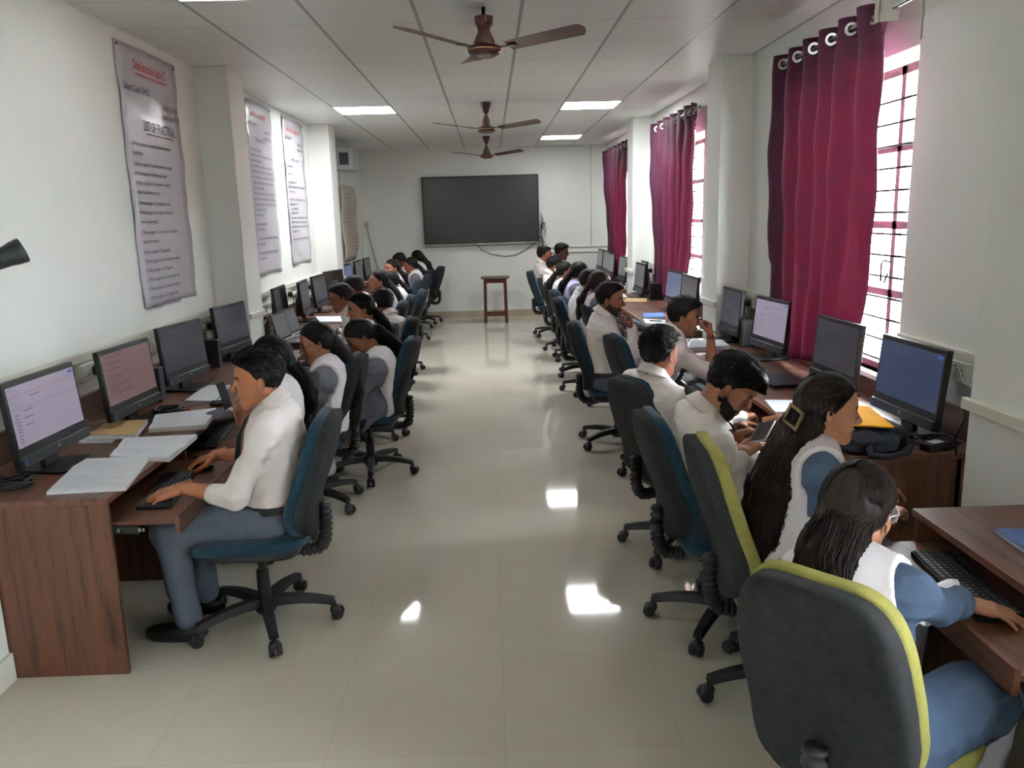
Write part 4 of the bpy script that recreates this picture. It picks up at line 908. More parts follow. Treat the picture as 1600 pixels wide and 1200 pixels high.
# ------------------------------------------------------------------ monitors
def monitor(x, y, yaw, label, scr='dark', w=.52, h=.355, tilt=5, lines=True, badge=True, dark_strip=False):
    t = thing('monitor', label, 'monitor', (x, y, .737), math.radians(yaw), 'desktop monitors'); z0 = .063; tl = math.radians(tilt)
    Mx = Matrix.Translation((0, 0, z0)) @ Matrix.Rotation(-tl, 4, 'Y'); ch = .052
    add_obj('case', MB().box(-.028, 0, -w / 2, w / 2, 0, h, Mx), 'black_plastic', t, bevel=.003)
    add_obj('rear_bulge', MB().superell(Mx @ Vector((-.04, 0, h * .45)), (.026, w * .36, h * .34), .3, .3, 10, 16), 'black_plastic', t, smooth=180)
    bz = .013; sb = .026 if dark_strip is False else .03; zb = ch + sb; s = MB(); s.box(-.002, .0006, -w / 2 + bz, w / 2 - bz, zb, h - bz - .010, Mx)
    so = add_obj('screen', s, SCR[scr], t)
    if lines and scr != 'off':
        tm = MB(); rg = random.Random(int(abs(x * 1000 + y * 77))); q = w / 2 - bz; top = h - bz - .010; e = .0011
        def L(ya, yb, za, zb2, m_):
            ya, yb = -ya, -yb; tm.mat(m_)._a([Mx @ Vector(p) for p in ((e, ya, za), (e, yb, za), (e, yb, zb2), (e, ya, zb2))], [(0, 1, 2, 3)])
        # the viewer's left is -y; L() flips the sign
        if scr in ('form',):
            L(q, -q, top - .040, top - .038, 1); L(q, -q, top - .095, top - .094, 0); L(-q + .045, -q + .01, top - .020, top - .008, 2)
            for k in range(9): L(q - .02, q - .02 - rg.uniform(.02, .035), top - .12 - k * .014, top - .116 - k * .014, 0)
            for k in range(3): L(q - .08, q - .08 - rg.uniform(.03, .07), top - .11 - k * .03, top - .106 - k * .03, 0)
            L(q - .14, q - .22, top - .058, top - .054, 0)
        else:
            z = top - .02
            while z > zb + .02:
                a = q - .03; L(a, a - rg.uniform(.08, .30), z, z + .003, 0); z -= rg.choice((.012, .016, .03))
            if scr in ('navy', 'blue'): L(-q + .05, -q + .01, top - .020, top - .008, 2)
        add_obj('page_text', tm, [SCR_T.get(scr, SCR_T['dark']), SCR_T['red'], SCR_T['tag']], so, smooth=0)
    add_obj('speaker_bar', MB().box(-.03, .012, -w / 2 + .004, w / 2 - .004, .002, ch - .006, Mx), mat('grey_black_bar', (44, 46, 48), .35, nscale=90, amp=.2) if 'bar' not in MT else MT['bar'], t, bevel=.003)
    if badge:
        lg = MB().lathe([(.007, 0), (.007, .0012)], 16, Mx @ Matrix.Translation((.0125, 0, ch * .55)) @ Matrix.Rotation(math.pi / 2, 4, 'Y')); add_obj('round_badge', lg, 'steel', t, smooth=50)
        add_obj('sticker', MB().box(.0125, .0132, -w / 2 + .012, -w / 2 + .030, .012, .034, Mx), 'blue_book', t)
    add_obj('stand_neck', MB().box(-.055, -.03, -.05, .05, .01, .20), 'black_plastic', t, bevel=.004)
    add_obj('stand_base', MB().slab([(-.13, -.10), (.07, -.13), (.09, -.11), (.09, .11), (.07, .13), (-.13, .10)], .0, .012), 'black_plastic', t, bevel=.003)
    return t
MT['bar'] = mat('grey_black_speaker_bar', (46, 48, 50), .35, nscale=90, amp=.2)
monitor(-1.905, 3.44, -2, 'nearest monitor on the left, lit with a lavender web form', 'form', dark_strip=True)
monitor(-1.880, 4.20, -3.5, 'second monitor on the left, rose brown page with lines', 'rose')
monitor(-1.915, 5.06, -7.8, 'third monitor on the left, dark grey screen', 'dark')
monitor(-1.962, 6.18, -8.2, 'fourth monitor on the left, dark, just before the first column', 'dark', dark_strip=True)
monitor(-1.98, 7.76, 2, 'monitor behind the open laptops, just past the first column', 'off')
monitor(-1.906, 8.44, 3.6, 'turned monitor with a violet tinted screen, left row', 'dark')
monitor(-1.917, 9.25, -3.7, 'dark monitor behind the white papers, left row', 'dark')
monitor(-1.90, 10.08, -14, 'wide dark monitor beside the second left column', 'off')
monitor(-1.98, 11.40, -6, 'far left monitor with a lit violet blue window', 'blue')
monitor(-1.97, 12.40, -2, 'dark monitor third from the far left corner', 'dark')
monitor(-1.96, 13.22, -2, 'dark monitor, next to last before the far left corner', 'off')
monitor(1.862, 3.56, 183, 'largest monitor at the right, navy blue screen in front of the column', 'navy')
monitor(1.865, 4.36, 182, 'dark monitor whose top meets the window, right row', 'dark')
monitor(1.897, 5.51, 185.5, 'monitor with a pale lavender page beside the nearest curtain', 'form')
monitor(1.855, 6.34, 182, 'dim dark grey monitor in front of the first right column', 'dark')
monitor(1.87, 7.72, 182, 'dark monitor standing before the middle window', 'dark')
monitor(1.88, 8.42, 184, 'blue grey lit monitor in front of the middle curtain', 'blue')
monitor(1.785, 9.86, 182, 'front one of the two grey monitors by the second right column', 'grey')
monitor(1.90, 10.38, 182, 'rear one of the two grey monitors by the second right column', 'grey')
monitor(1.86, 11.62, 182, 'grey monitor before the farthest curtain, right row', 'grey')
monitor(1.83, 12.55, 182, 'monitor beside the far curtain edge', 'grey')
monitor(1.87, 13.35, 182, 'narrow looking monitor next to last on the right', 'grey')
monitor(1.86, 14.02, 182, 'farthest right monitor, nearest the far wall', 'grey')
# small upright computers behind some monitors
def tower(x, y, label, rz=0):
    t = thing('mini_computer', label, 'computer', (x, y, .737), rz, 'small black upright computers')
    add_obj('case', MB().box(-.09, .09, -.035, .035, 0, .20), 'black_plastic', t, bevel=.004); add_obj('foot', MB().box(-.07, .07, -.05, .05, 0, .012), 'black_plastic', t, bevel=.003)
    v = MB()
    for i in range(9): v.box(-.05 + i * .012, -.045 + i * .012, -.0365, -.035, .03, .17)
    add_obj('vent_slots', v, 'dark_metal', t)
for a in ((1.975, 6.06, 'small black computer behind the grey monitor at the first right column'), (1.95, 9.5, 'small black computer behind the pair of grey monitors'), (1.95, 11.15, 'small black computer beside the far right curtain'),
          (-2.05, 8.92, 'small black computer between two far left monitors'), (-2.04, 4.72, 'small black computer tucked behind the third left monitor'), (-2.06, 5.82, 'small black computer left of the fourth left monitor'), (-2.07, 7.2, 'small black computer behind the laptops')): tower(*a)
# open laptops
for k, (x, y, lb) in enumerate(((-1.70, 7.05, 'nearer of the two open laptops past the first left column'), (-1.70, 7.40, 'farther of the two open laptops past the first left column'))):
    t = thing('laptop', lb, 'laptop', (x, y, .737), math.radians(-6), 'open laptops on the left desk')
    add_obj('base', MB().box(-.11, .12, -.17, .17, 0, .018), 'box_grey', t, bevel=.003); add_obj('keys', MB().box(-.08, .03, -.15, .15, .018, .0195), 'key', t)
    Mx = Matrix.Translation((-.11, 0, .015)) @ Matrix.Rotation(math.radians(-14), 4, 'Y'); add_obj('lid', MB().box(-.008, 0, -.17, .17, 0, .235, Mx), 'black_plastic', t, bevel=.002); add_obj('screen', MB().box(-.001, .001, -.155, .155, .02, .222, Mx), SCR['grey'], t)
t = thing('laptop', 'closed black laptop lying on the right desk below the curtain', 'laptop', (1.715, 4.70, .737), math.radians(4)); add_obj('base', MB().box(-.115, .115, -.16, .16, 0, .012), 'black_plastic', t, bevel=.003); add_obj('lid', MB().box(-.115, .115, -.16, .16, .012, .02), 'dark_metal', t, bevel=.003)

# ------------------------------------------------------------------ keyboards and mice
def keyboard(x, y, rz, label, z=.631, first=[]):
    if not first:
        t = thing('keyboard', label, 'keyboard', (x, y, z), math.radians(rz), 'black keyboards'); add_obj('case', MB().box(-.068, .068, -.222, .222, 0, .018), 'black_plastic', t, bevel=.004)
        k = MB(); kp = MB()
        for i in range(6):
            for j in range(21):
                xx = -.055 + i * .0195 + (.004 if i else -.002); yy = -.212 + j * .0205
                k.box(xx, xx + .0155, yy, yy + .0165, .018, .0235); kp.box(xx + .004, xx + .0055, yy + .005, yy + .010, .0235, .0238)
        add_obj('keys', k, 'key', t, bevel=0); add_obj('key_legends', kp, 'key_print', t); first.append(t); return t
    t = copy_tree(first[0]); t.location = (x, y, z); t.rotation_euler = (0, 0, math.radians(rz)); t['label'] = label; return t
keyboard(-1.415, 3.355, 7, 'black keyboard under the hands of the boy nearest on the left')
keyboard(-1.515, 4.22, 5, 'black keyboard on the tray behind the second pair of open notebooks')
keyboard(1.315, 4.33, 168, 'black keyboard beside the bowed head of the bearded boy on the right')
keyboard(1.39, 2.22, 174, 'black keyboard under the desk edge at the lower right')
keyboard(1.23, 3.42, 176, 'black keyboard beyond the phone in the bearded boy\'s hands')
keyboard(-1.52, 5.05, 3, 'black keyboard in front of the girl with spectacles')
keyboard(-1.50, 5.95, 3, 'black keyboard before the girl with the bowed head')
keyboard(1.33, 5.25, 176, 'black keyboard before the boy leaning his face on his fist')
keyboard(1.33, 6.1, 176, 'black keyboard before the boy holding his chin')
def mouse(x, y, rz, label, z=.631):
    t = thing('mouse', label, 'mouse', (x, y, z), math.radians(rz), 'black computer mice'); add_obj('shell', MB().superell((0, 0, .012), (.055, .03, .018), .9, .8, 10, 14), 'black_plastic', t, smooth=180); add_obj('wheel', MB().superell((-.03, 0, .028), (.009, .003, .005), 1, 1, 6, 8), 'key', t, smooth=180)
mouse(-1.375, 3.66, 0, 'black mouse under the right hand of the boy nearest on the left'); mouse(-1.57, 4.545, 20, 'black mouse on the desk edge near the raised hand with the phone', .737)

# ------------------------------------------------------------------ paper goods
def book(pts, z0, h, label, cat='notebook', page='paper', cover=None, lines=True, name='notebook', open_=False, group=None, curl=.004, rows=14):
    c = Vector((sum(p[0] for p in pts) / 4, sum(p[1] for p in pts) / 4, z0)); t = thing(name, label, cat, c, 0, group); P = [Vector((p[0] - c.x, p[1] - c.y, 0)) for p in pts]; nu, nv = 14, 8
    def surf(dz):
        vs = []
        for j in range(nv + 1):
            for i in range(nu + 1):
                u_, v_ = i / nu, j / nv; p = (P[0] * (1 - u_) + P[1] * u_) * (1 - v_) + (P[3] * (1 - u_) + P[2] * u_) * v_; z = dz
                if open_ and dz > 0: z = dz * (.72 + .28 * abs(math.cos(math.pi * v_)) ** .5) + curl * max(0, u_ - .75) * 2 * math.sin(v_ * 6)
                vs.append((p.x, p.y, z))
        return vs
    m = MB(); n = (nu + 1) * (nv + 1); fs = [(j * (nu + 1) + i, j * (nu + 1) + i + 1, (j + 1) * (nu + 1) + i + 1, (j + 1) * (nu + 1) + i) for j in range(nv) for i in range(nu)]
    ring = [i for i in range(nu)] + [j * (nu + 1) + nu for j in range(nv)] + [nv * (nu + 1) + i for i in range(nu, 0, -1)] + [j * (nu + 1) for j in range(nv, 0, -1)]
    m._a(surf(.0015 if cover else 0) + surf(h), [f[::-1] for f in fs] + [tuple(q + n for q in f) for f in fs] + [(ring[k], ring[(k + 1) % len(ring)], ring[(k + 1) % len(ring)] + n, ring[k] + n) for k in range(len(ring))])
    add_obj('pages', m, page, t, smooth=30)
    if cover:
        cv = MB().slab([(p.x * 1.02, p.y * 1.02) for p in P], 0, .0015)
        if cover != 'back': cv.slab([(p.x * 1.02, p.y * 1.02) for p in P], h, h + .0015)
        add_obj('cover', cv, cover if cover != 'back' else 'blue_book', t)
    if lines:
        tm = MB(); rg = random.Random(int(abs(c.x * 991 + c.y * 373))); z = h + .0008 + (.0 if not cover or cover == 'back' else .0016)
        for r in range(rows):
            v_ = .08 + .84 * r / rows
            if open_ and .44 < v_ < .56: continue
            zz = (h * (.72 + .28 * abs(math.cos(math.pi * v_)) ** .5) if open_ else h) + .0012
            a = (P[0] * .93 + P[1] * .07) * (1 - v_) + (P[3] * .93 + P[2] * .07) * v_; b = (P[0] * .1 + P[1] * .9) * (1 - v_) + (P[3] * .1 + P[2] * .9) * v_; up = (P[3] - P[0]).normalized(); d = b - a
            scribble(tm, a + Vector((0, 0, zz)), d.normalized(), up, d.length * rg.uniform(.6, 1), .0055, 7, rg)
        add_obj('handwriting', tm, 'ink', t, smooth=0)
    return t
# pages are read from the sitter's side; first edge is the far-left one
book([(-1.753, 3.044), (-1.454, 3.063), (-1.536, 3.486), (-1.843, 3.501)], .737, .012, 'open notebook at the near end of the left desk, overhanging its edge', open_=True, rows=22)
book([(-1.716, 3.502), (-1.431, 3.441), (-1.444, 3.825), (-1.78, 3.796)], .737, .022, 'thick open notebook between the nearest boy and the rose screen, second from the camera', open_=True, rows=20)
book([(-1.733, 3.964), (-1.464, 4.0), (-1.532, 4.378), (-1.817, 4.261)], .737, .024, 'open notebook with curled corners, third from the camera on the left desk', open_=True, rows=20)
book([(-1.967, 3.818), (-1.733, 3.813), (-1.795, 4.106), (-1.991, 4.091)], .749, .022, 'tan covered book lying below the rose coloured screen', 'book', cover='tan', lines=False, name='book')
book([(-2.00, 3.80), (-1.84, 3.79), (-1.86, 3.98), (-2.03, 3.99)], .737, .010, 'thin white booklet under the tan book', 'book', lines=False, name='booklet')
book([(-1.818, 4.681), (-1.592, 4.633), (-1.682, 5.10), (-1.84, 5.12)], .737, .006, 'loose white sheets in front of the third left monitor', 'paper', name='paper_sheets', rows=10)
book([(-1.886, 8.66), (-1.558, 8.60), (-1.475, 8.12), (-1.739, 8.18)], .737, .02, 'stack of white papers on the left desk beyond the laptops', 'paper', name='paper_stack', lines=False)
book([(-1.70, 5.30), (-1.53, 5.28), (-1.55, 5.50), (-1.72, 5.52)], .737, .015, 'white notebook seen past the girl with spectacles', rows=8)
book([(1.463, 4.25), (1.613, 4.22), (1.56, 3.97), (1.43, 3.98)], .737, .005, 'white sheet of paper near the reaching hand with a black bracelet', 'paper', name='paper_sheet', lines=False)
book([(1.436, 5.865), (1.763, 5.924), (1.785, 6.206), (1.547, 6.219)], .737, .03, 'thick pile of white papers behind the elbow on the right desk', 'paper', name='paper_stack', lines=False)
book([(1.523, 8.106), (1.72, 8.106), (1.675, 7.78), (1.475, 7.747)], .737, .02, 'blue covered book in front of the middle right monitors', 'book', cover='blue_book', lines=False, name='book')
book([(1.454, 7.733), (1.641, 7.60), (1.583, 7.33), (1.411, 7.408)], .737, .012, 'cream notebook with a black pen on it, right desk', rows=0, lines=False)
book([(1.525, 9.307), (1.772, 9.24), (1.853, 9.62), (1.618, 9.70)], .737, .012, 'tan book on the right desk near the pair of grey monitors', 'book', cover='tan', lines=False, name='book')
book([(1.50, 9.95), (1.66, 9.92), (1.68, 10.25), (1.52, 10.27)], .737, .006, 'loose white pages beyond the tan book on the right', 'paper', name='paper_sheets', lines=False)
book([(1.545, 2.08), (1.75, 2.05), (1.77, 2.33), (1.56, 2.36)], .737, .014, 'blue edged notebook at the extreme right edge of the photo', cover='blue_book', lines=False)
tag(add_obj('pen', MB().tube([(-.03, .03, 0), (.03, -.03, 0)], .004, 8), 'orange', loc=(-1.70, 4.44, .742), smooth=180), 'orange pen behind the third open notebook', 'pen')
tag(add_obj('pen', MB().tube([(-.05, .03, 0), (.05, -.03, 0)], .005, 8), 'black_plastic', loc=(1.53, 7.52, .755), smooth=180), 'black pen lying on the cream notebook', 'pen')
tag(add_obj('card', MB().box(-.03, .03, -.04, .04, 0, .004), 'paper', loc=(1.68, 4.95, .7575)), 'small white card beside the closed laptop', 'card')
# backpack with a yellow folder on it
t = thing('backpack', 'dark navy backpack lying flat on the right desk beside the long-haired girl', 'bag', (1.60, 3.43, .737), math.radians(12))
F = Fld((-.2, -.3, -.02), (.22, .3, .2), .007); F.rbox((0, 0, .052), (.13, .20, .052), rd=.045); F.rbox((-.05, -.13, .04), (.11, .10, .038), rd=.035, k=.03); F.v += F.noise((.06, .05, .03), .012, 4) + F.noise((.02, .03, .02), .004, 6); X_, Y_, Z_ = F.grids(); F.v = np.maximum(F.v, -Z_).astype(np.float32); V, Q = F.mesh(); add_obj('bag_body', MB().arr(V, Q), 'bag', t, smooth=180)
add_obj('zip', MB().tube([(-.135, -.15, .06), (-.138, -.05, .065), (-.136, .08, .063), (-.12, .17, .058)], .004, 6), 'dark_metal', t, smooth=180)
add_obj('strap', MB().tube([(-.09, -.2, .05), (-.13, -.27, .02), (-.05, -.29, .012), (.06, -.25, .012), (.12, -.2, .03)], [.018, .016, .014, .014, .016], 8), 'bag', t, smooth=180)
book([(1.475, 3.28), (1.66, 3.22), (1.72, 3.58), (1.60, 3.66)], .848, .006, 'yellow paper folder lying on the navy backpack', 'folder', page='yellow', lines=False, name='folder')
book([(1.62, 3.86), (1.74, 3.86), (1.76, 4.02), (1.64, 4.03)], .737, .03, 'small stack of blue and white papers behind the yellow folder', 'paper', cover='blue_book', lines=False, name='paper_stack')

# ------------------------------------------------------------------ wall sockets with black plugs, cables
def sock(side, y, label, z=1.0, plug=True, dz=0):
    sg = 1 if side == 'L' else -1; wx = WL if side == 'L' else WR; t = thing('power_socket', label, 'socket', (wx, y, z), 0 if sg > 0 else math.pi, 'white switchboards above the desks')
    add_obj('back_box', MB().box(0, .045, -.09, .09, -.045, .045), 'white_plastic', t, bevel=.004); add_obj('switch', MB().box(.045, .051, -.07, -.045, -.018, .018), 'white_plastic', t, bevel=.002); add_obj('switch', MB().box(.045, .051, -.03, -.005, -.018, .018), 'white_plastic', t, bevel=.002)
    h = MB()
    for a, b in ((.035, .012), (.024, -.01), (.046, -.01)): h.lathe([(.004, 0), (.004, .001)], 8, Matrix.Translation((.045, a, b)) @ Matrix.Rotation(math.pi / 2, 4, 'Y'))
    add_obj('socket_holes', h, 'black_plastic', t)
    if plug:
        c = MB().superell((wx + sg * .068, y + sg * .035, z), (.026, .022, .028), .6, .6, 8, 10); c.tube([(wx + sg * .085, y + sg * .035, z - .015), (wx + sg * .095, y + sg * .05, z - .06), (wx + sg * .085, y + sg * .09, z - .13), (wx + sg * .06, y + sg * .06, z - .22), (wx + sg * .09, y + sg * .02, .745)], .0048, 8)
        tag(add_obj('power_lead', c, 'black_plastic', smooth=180), 'black plug and lead in ' + label.replace('white', 'the white'), 'cable')
for a in (('L', 4.30, 'white socket between the two nearest left monitors'), ('L', 5.20, 'white socket between the second and third left monitors'), ('L', 6.10, 'white socket between the third and fourth left monitors'), ('L', 8.60, 'white socket past the laptops on the left'),
          ('L', 9.50, 'white socket behind the violet tinted monitor'), ('R', 6.32, 'white socket left of the lavender lit right monitor', 1.04), ('R', 3.42, 'white socket beside the nearest right column', 1.04, False), ('R', 6.98, 'white socket past the first right column', 1.04), ('R', 10.2, 'white socket near the middle curtain far side', 1.04)): sock(*a)
def lead(name, label, pts, r=.004, mt='cable_w'):
    tag(add_obj(name, MB().tube(pts, r, 7), mt, smooth=180), label, 'cable')
lead('network_cable', 'white cable dropping behind the nearest left monitor', [(WL + .04, 4.12, 1.0), (WL + .05, 4.14, .9), (WL + .06, 4.10, .80), (WL + .09, 4.15, .75), (WL + .2, 4.3, .744)])
lead('network_cable', 'white cable at the left edge behind the nearest monitor', [(WL + .04, 3.10, 1.0), (WL + .05, 3.12, .88), (WL + .08, 3.1, .76), (WL + .16, 3.2, .743)])
lead('network_cable', 'pale cable lying behind the rose coloured screen', [(WL + .08, 3.95, .744), (WL + .13, 4.02, .75), (WL + .2, 4.1, .744), (WL + .26, 4.3, .744)])
lead('network_cable', 'white loop of cable hanging beside the laptops', [(-1.94, 6.95, 1.02), (-1.92, 7.02, .98), (-1.90, 7.06, .88), (-1.92, 7.02, .79), (-1.95, 6.96, .76), (-1.98, 6.95, .85), (-1.95, 7.0, .93)])
lead('monitor_lead', 'thin black lead crossing the left desk past the papers', [(-1.86, 4.35, .742), (-1.75, 4.5, .743), (-1.62, 4.62, .743), (-1.6, 4.75, .78), (-1.62, 4.85, .743), (-1.7, 5.1, .742)], .0025, 'black_plastic')
lead('monitor_lead', 'black lead rising from the right desk near the raised forearm', [(1.55, 6.32, .742), (1.6, 6.36, .80), (1.68, 6.38, .84), (1.78, 6.36, .80)], .004, 'black_plastic')
lead('power_lead', 'black lead dropping beside the nearest right column', [(1.83, 3.02, .985), (1.84, 3.03, .93), (1.82, 3.05, .85), (1.86, 3.1, .76)], .006, 'black_plastic')
lead('network_cable', 'grey cable drooping under the socket at the nearest right column', [(WR - .04, 3.65, 1.0), (WR - .05, 3.5, 1.06), (WR - .045, 3.42, 1.07), (WR - .05, 3.36, 1.0), (WR - .03, 3.3, .985)], .004, 'box_grey')
c = MB(); rg = random.Random(9)
for i in range(9):
    a0 = rg.uniform(0, 6); P_ = [(.10 * math.cos(a0 + q * .7) * rg.uniform(.6, 1), .09 * math.sin(a0 + q * .7) * rg.uniform(.6, 1), .006 + .035 * rg.random() * (i / 9)) for q in range(12)]; c.tube(P_, .0045, 6)
o = tag(add_obj('cable_bundle', c, 'black_plastic', loc=(-1.97, 3.17, .737), smooth=180), 'coiled black cables at the foot of the nearest left monitor', 'cable')
o2 = o.copy(); COL.objects.link(o2); o2.location = (1.90, 3.32, .737); o2['label'] = 'heap of black cables at the foot of the navy blue screen'
o3 = o.copy(); COL.objects.link(o3); o3.location = (-1.80, 4.40, .737); o3['label'] = 'tangled black cables under the rose coloured screen'; o3.rotation_euler = (0, 0, 2)
t = thing('power_adapter', 'black power brick beside the heap of cables at the right column', 'power adapter', (1.86, 3.26, .737), .4); add_obj('brick', MB().box(-.06, .06, -.03, .03, 0, .035), 'black_plastic', t, bevel=.006); add_obj('label_strip', MB().box(-.03, .03, -.02, .02, .035, .0358), 'box_grey', t)

# ------------------------------------------------------------------ swivel chairs
def back_fn(hz=.275):
    def fn(v):
        z = v.z / hz; wv = 1.0 - .20 * max(0, z) ** 1.6 - .10 * max(0, -z - .3) ** 1.5; lum = .055 * (1 - (z + .45) ** 2) if True else 0
        return Vector((v.x - .052 * z + .045 * math.exp(-((z + .5) / .5) ** 2) - .018 * z * z - .25 * (v.y ** 2) * -1.2, v.y * wv, v.z))
    return fn
def make_chair(cloth, label, group):
    t = thing('swivel_chair', label, 'chair', (0, 0, 0), 0, group)
    def seatf(v): return Vector((v.x, v.y * (1 - .10 * max(0, -v.x / .24)), v.z - .03 * max(0, v.x / .24 - .6) ** 2 * 4 - .25 * 0 + .10 * v.y * v.y))
    add_obj('seat', MB().superell((0.01, 0, .425), (.24, .235, .038), .55, .42, 16, 40, seatf), cloth, t, smooth=180)
    add_obj('seat_pan', MB().superell((0.0, 0, .385), (.20, .20, .028), .5, .4, 10, 28), 'chair_plastic', t, smooth=180)
    hz = .262 if cloth == 'teal' else .277; zb = .700 if cloth == 'teal' else .708
    add_obj('backrest', MB().superell((-.258, 0, zb), (.034, .205, hz), .42, .42, 26, 40, back_fn(hz * 1.05)), cloth, t, smooth=180)
    add_obj('back_shell', MB().superell((-.296, 0, zb - .004), (.046, .200, hz - .006), .42, .42, 26, 40, back_fn(hz * 1.05)), 'shell' if cloth == 'teal' else 'shell', t, smooth=180)
    pr = []; path = [(-.13, 0, .352), (-.20, 0, .335), (-.262, 0, .345), (-.288, 0, .39), (-.294, 0, .46), (-.29, 0, .55)]
    P_ = []; R_ = []; pv = [Vector(p) for p in path]; n = 60
    for i in range(n + 1):
        s = i / n * (len(pv) - 1); a = min(int(s), len(pv) - 2); P_.append(pv[a].lerp(pv[a + 1], s - a)); R_.append(.031 if (i // 2) % 2 else .024)
    for _ in range(3): P_ = [P_[0]] + [(P_[i - 1] + P_[i] * 2 + P_[i + 1]) / 4 for i in range(1, n)] + [P_[-1]]
    add_obj('bellows', MB().tube(P_, R_, 14), 'chair_plastic', t, smooth=60)
    add_obj('mechanism', MB().box(-.17, .08, -.06, .06, .335, .372), 'chair_plastic', t, bevel=.006)
    add_obj('lever', MB().tube([(.0, -.05, .352), (.02, -.20, .35), (.03, -.25, .345)], [.006, .006, .010], 8), 'chair_plastic', t, smooth=180)
    add_obj('gas_column', MB().lathe([(.016, .34), (.016, .25), (.027, .25), (.029, .11), (.045, .10), (.05, .075), (.04, .055)], 20), 'chair_plastic', t, smooth=50)
    for k in range(5):
        leg = MB(); N_ = 8; vs = []
        for i in range(N_ + 1):
            q = i / N_; r = .03 + .275 * q; zc = .105 - .022 * q + .012 * math.sin(q * 3.14); wd = .029 - .009 * q; hh_ = .020 - .006 * q
            for dy, dz in ((-1, -1), (1, -1), (.75, 1), (-.75, 1)): vs.append((r, dy * wd, zc + dz * hh_))
        leg._a(vs, [(i * 4 + j, i * 4 + (j + 1) % 4, (i + 1) * 4 + (j + 1) % 4, (i + 1) * 4 + j) for i in range(N_) for j in range(4)] + [(3, 2, 1, 0), (N_ * 4, N_ * 4 + 1, N_ * 4 + 2, N_ * 4 + 3)])
        lo_ = add_obj('leg', leg, 'chair_plastic', t, smooth=50, rot=(0, 0, 2 * math.pi * k / 5 + .3))
        cs = MB().tube([(.300, 0, .085), (.300, 0, .055)], .010, 8)
        for s in (-1, 1): cs.lathe([(.006, -.012), (.024, -.011), (.027, -.004), (.027, .006), (.022, .011), (.006, .012)], 18, Matrix.Translation((.315, s * .016, .0275)) @ Matrix.Rotation(math.pi / 2, 4, 'X'))
        cs.superell((.305, 0, .043), (.025, .024, .018), .7, .7, 8, 12); add_obj('caster', cs, 'chair_plastic', lo_, smooth=50)
    return t
GT, GL = 'teal swivel chairs along both desk rows', 'lime green swivel chairs at the lower right'
proto = {'teal': None, 'lime': None}
def chair(bx, by, face, label, cloth='teal', spin=0):
    """bx, by: where the top of the backrest stands; face: heading of the sitter in degrees"""
    if proto[cloth] is None: t = proto[cloth] = make_chair(cloth, label, GT if cloth == 'teal' else GL)
    else: t = copy_tree(proto[cloth]); t['label'] = label
    a = math.radians(face); t.location = (bx + .33 * math.cos(a), by + .33 * math.sin(a), 0); t.rotation_euler = (0, 0, a)
    for c_ in t.children:
        if c_.name.startswith('leg'): c_.rotation_euler.z += math.radians(spin)
    return t
# ------------------------------------------------------------------ chairs and sitters
B = []   # (backrest x, y, heading, spin, label)
chair(-.72, 3.38, 182, 'teal swivel chair of the boy nearest on the left', spin=20)
chair(-1.01, 4.28, 180, 'teal swivel chair between the nearest boy and the girl with spectacles', spin=5)
chair(-.83, 4.86, 176, 'teal swivel chair behind the girl with spectacles', spin=40)
chair(-.555, 5.50, 178, 'teal swivel chair of the girl with bowed head, standing farthest into the aisle', spin=62)
chair(-.79, 6.28, 180, 'teal swivel chair behind the girl with the white hair tie', spin=10)
chair(-.67, 6.68, 186, 'teal swivel chair behind the boy with his back turned, left row', spin=30)
chair(-.90, 7.28, 180, 'teal swivel chair of the leaning boy with spectacles', spin=50)
chair(-.88, 8.02, 182, 'teal swivel chair between the leaning boy and the girl with loose hair', spin=15)
chair(-.86, 8.66, 184, 'teal swivel chair behind the girl with long loose hair, left row', spin=55)
chair(-.79, 9.30, 180, 'teal swivel chair just past the girl with loose hair', spin=25)
chair(-.96, 10.85, 180, 'teal swivel chair of the girl who faces the camera', spin=35)
chair(-.92, 11.75, 182, 'teal swivel chair of the far left girl with a white shawl on one shoulder', spin=12)
chair(-1.10, 12.45, 180, 'teal swivel chair of the dark haired boy in the far left group', spin=44)
chair(-.97, 13.02, 178, 'teal swivel chair of the girl with the studded ponytail, far left', spin=8)
chair(-.84, 13.72, 172, 'empty teal swivel chair at the far end of the left row, against the far wall', spin=30)
chair(.68, 1.60, 42, 'lime green swivel chair with a broad charcoal back, nearest of all', 'lime', spin=20)
chair(.72, 2.70, -4, 'lime green swivel chair of the girl with very long hair', 'lime', spin=8)
chair(.63, 3.20, 2, 'teal swivel chair of the bearded boy looking at a phone', spin=52)
chair(.95, 3.62, 0, 'teal swivel chair hidden beyond the boy with the phone', spin=20)
chair(.67, 3.90, 24, 'turned teal swivel chair of the curly haired boy', spin=28)
chair(.81, 5.34, 6, 'teal swivel chair of the boy resting his face on his fist', spin=16)
chair(.62, 6.10, -6, 'teal swivel chair of the boy holding his bearded chin', spin=40)
chair(.86, 7.35, 0, 'teal swivel chair of the brown haired girl hidden behind the bearded boy', spin=4)
chair(.66, 7.98, -6, 'teal swivel chair of the boy in the rumpled white shirt, right row', spin=58)
chair(.68, 8.80, 6, 'teal swivel chair of the girl in the lavender shawl', spin=22)
chair(.70, 9.85, 0, 'teal swivel chair of the girl with the white scrunchie, right row', spin=36)
chair(.66, 10.60, 0, 'teal swivel chair by the second right column', spin=12)
chair(.58, 11.95, -8, 'teal swivel chair of the far boy against the white wall', spin=48)
chair(.95, 13.1, 0, 'teal swivel chair of the man in the dark shirt, far right', spin=24)

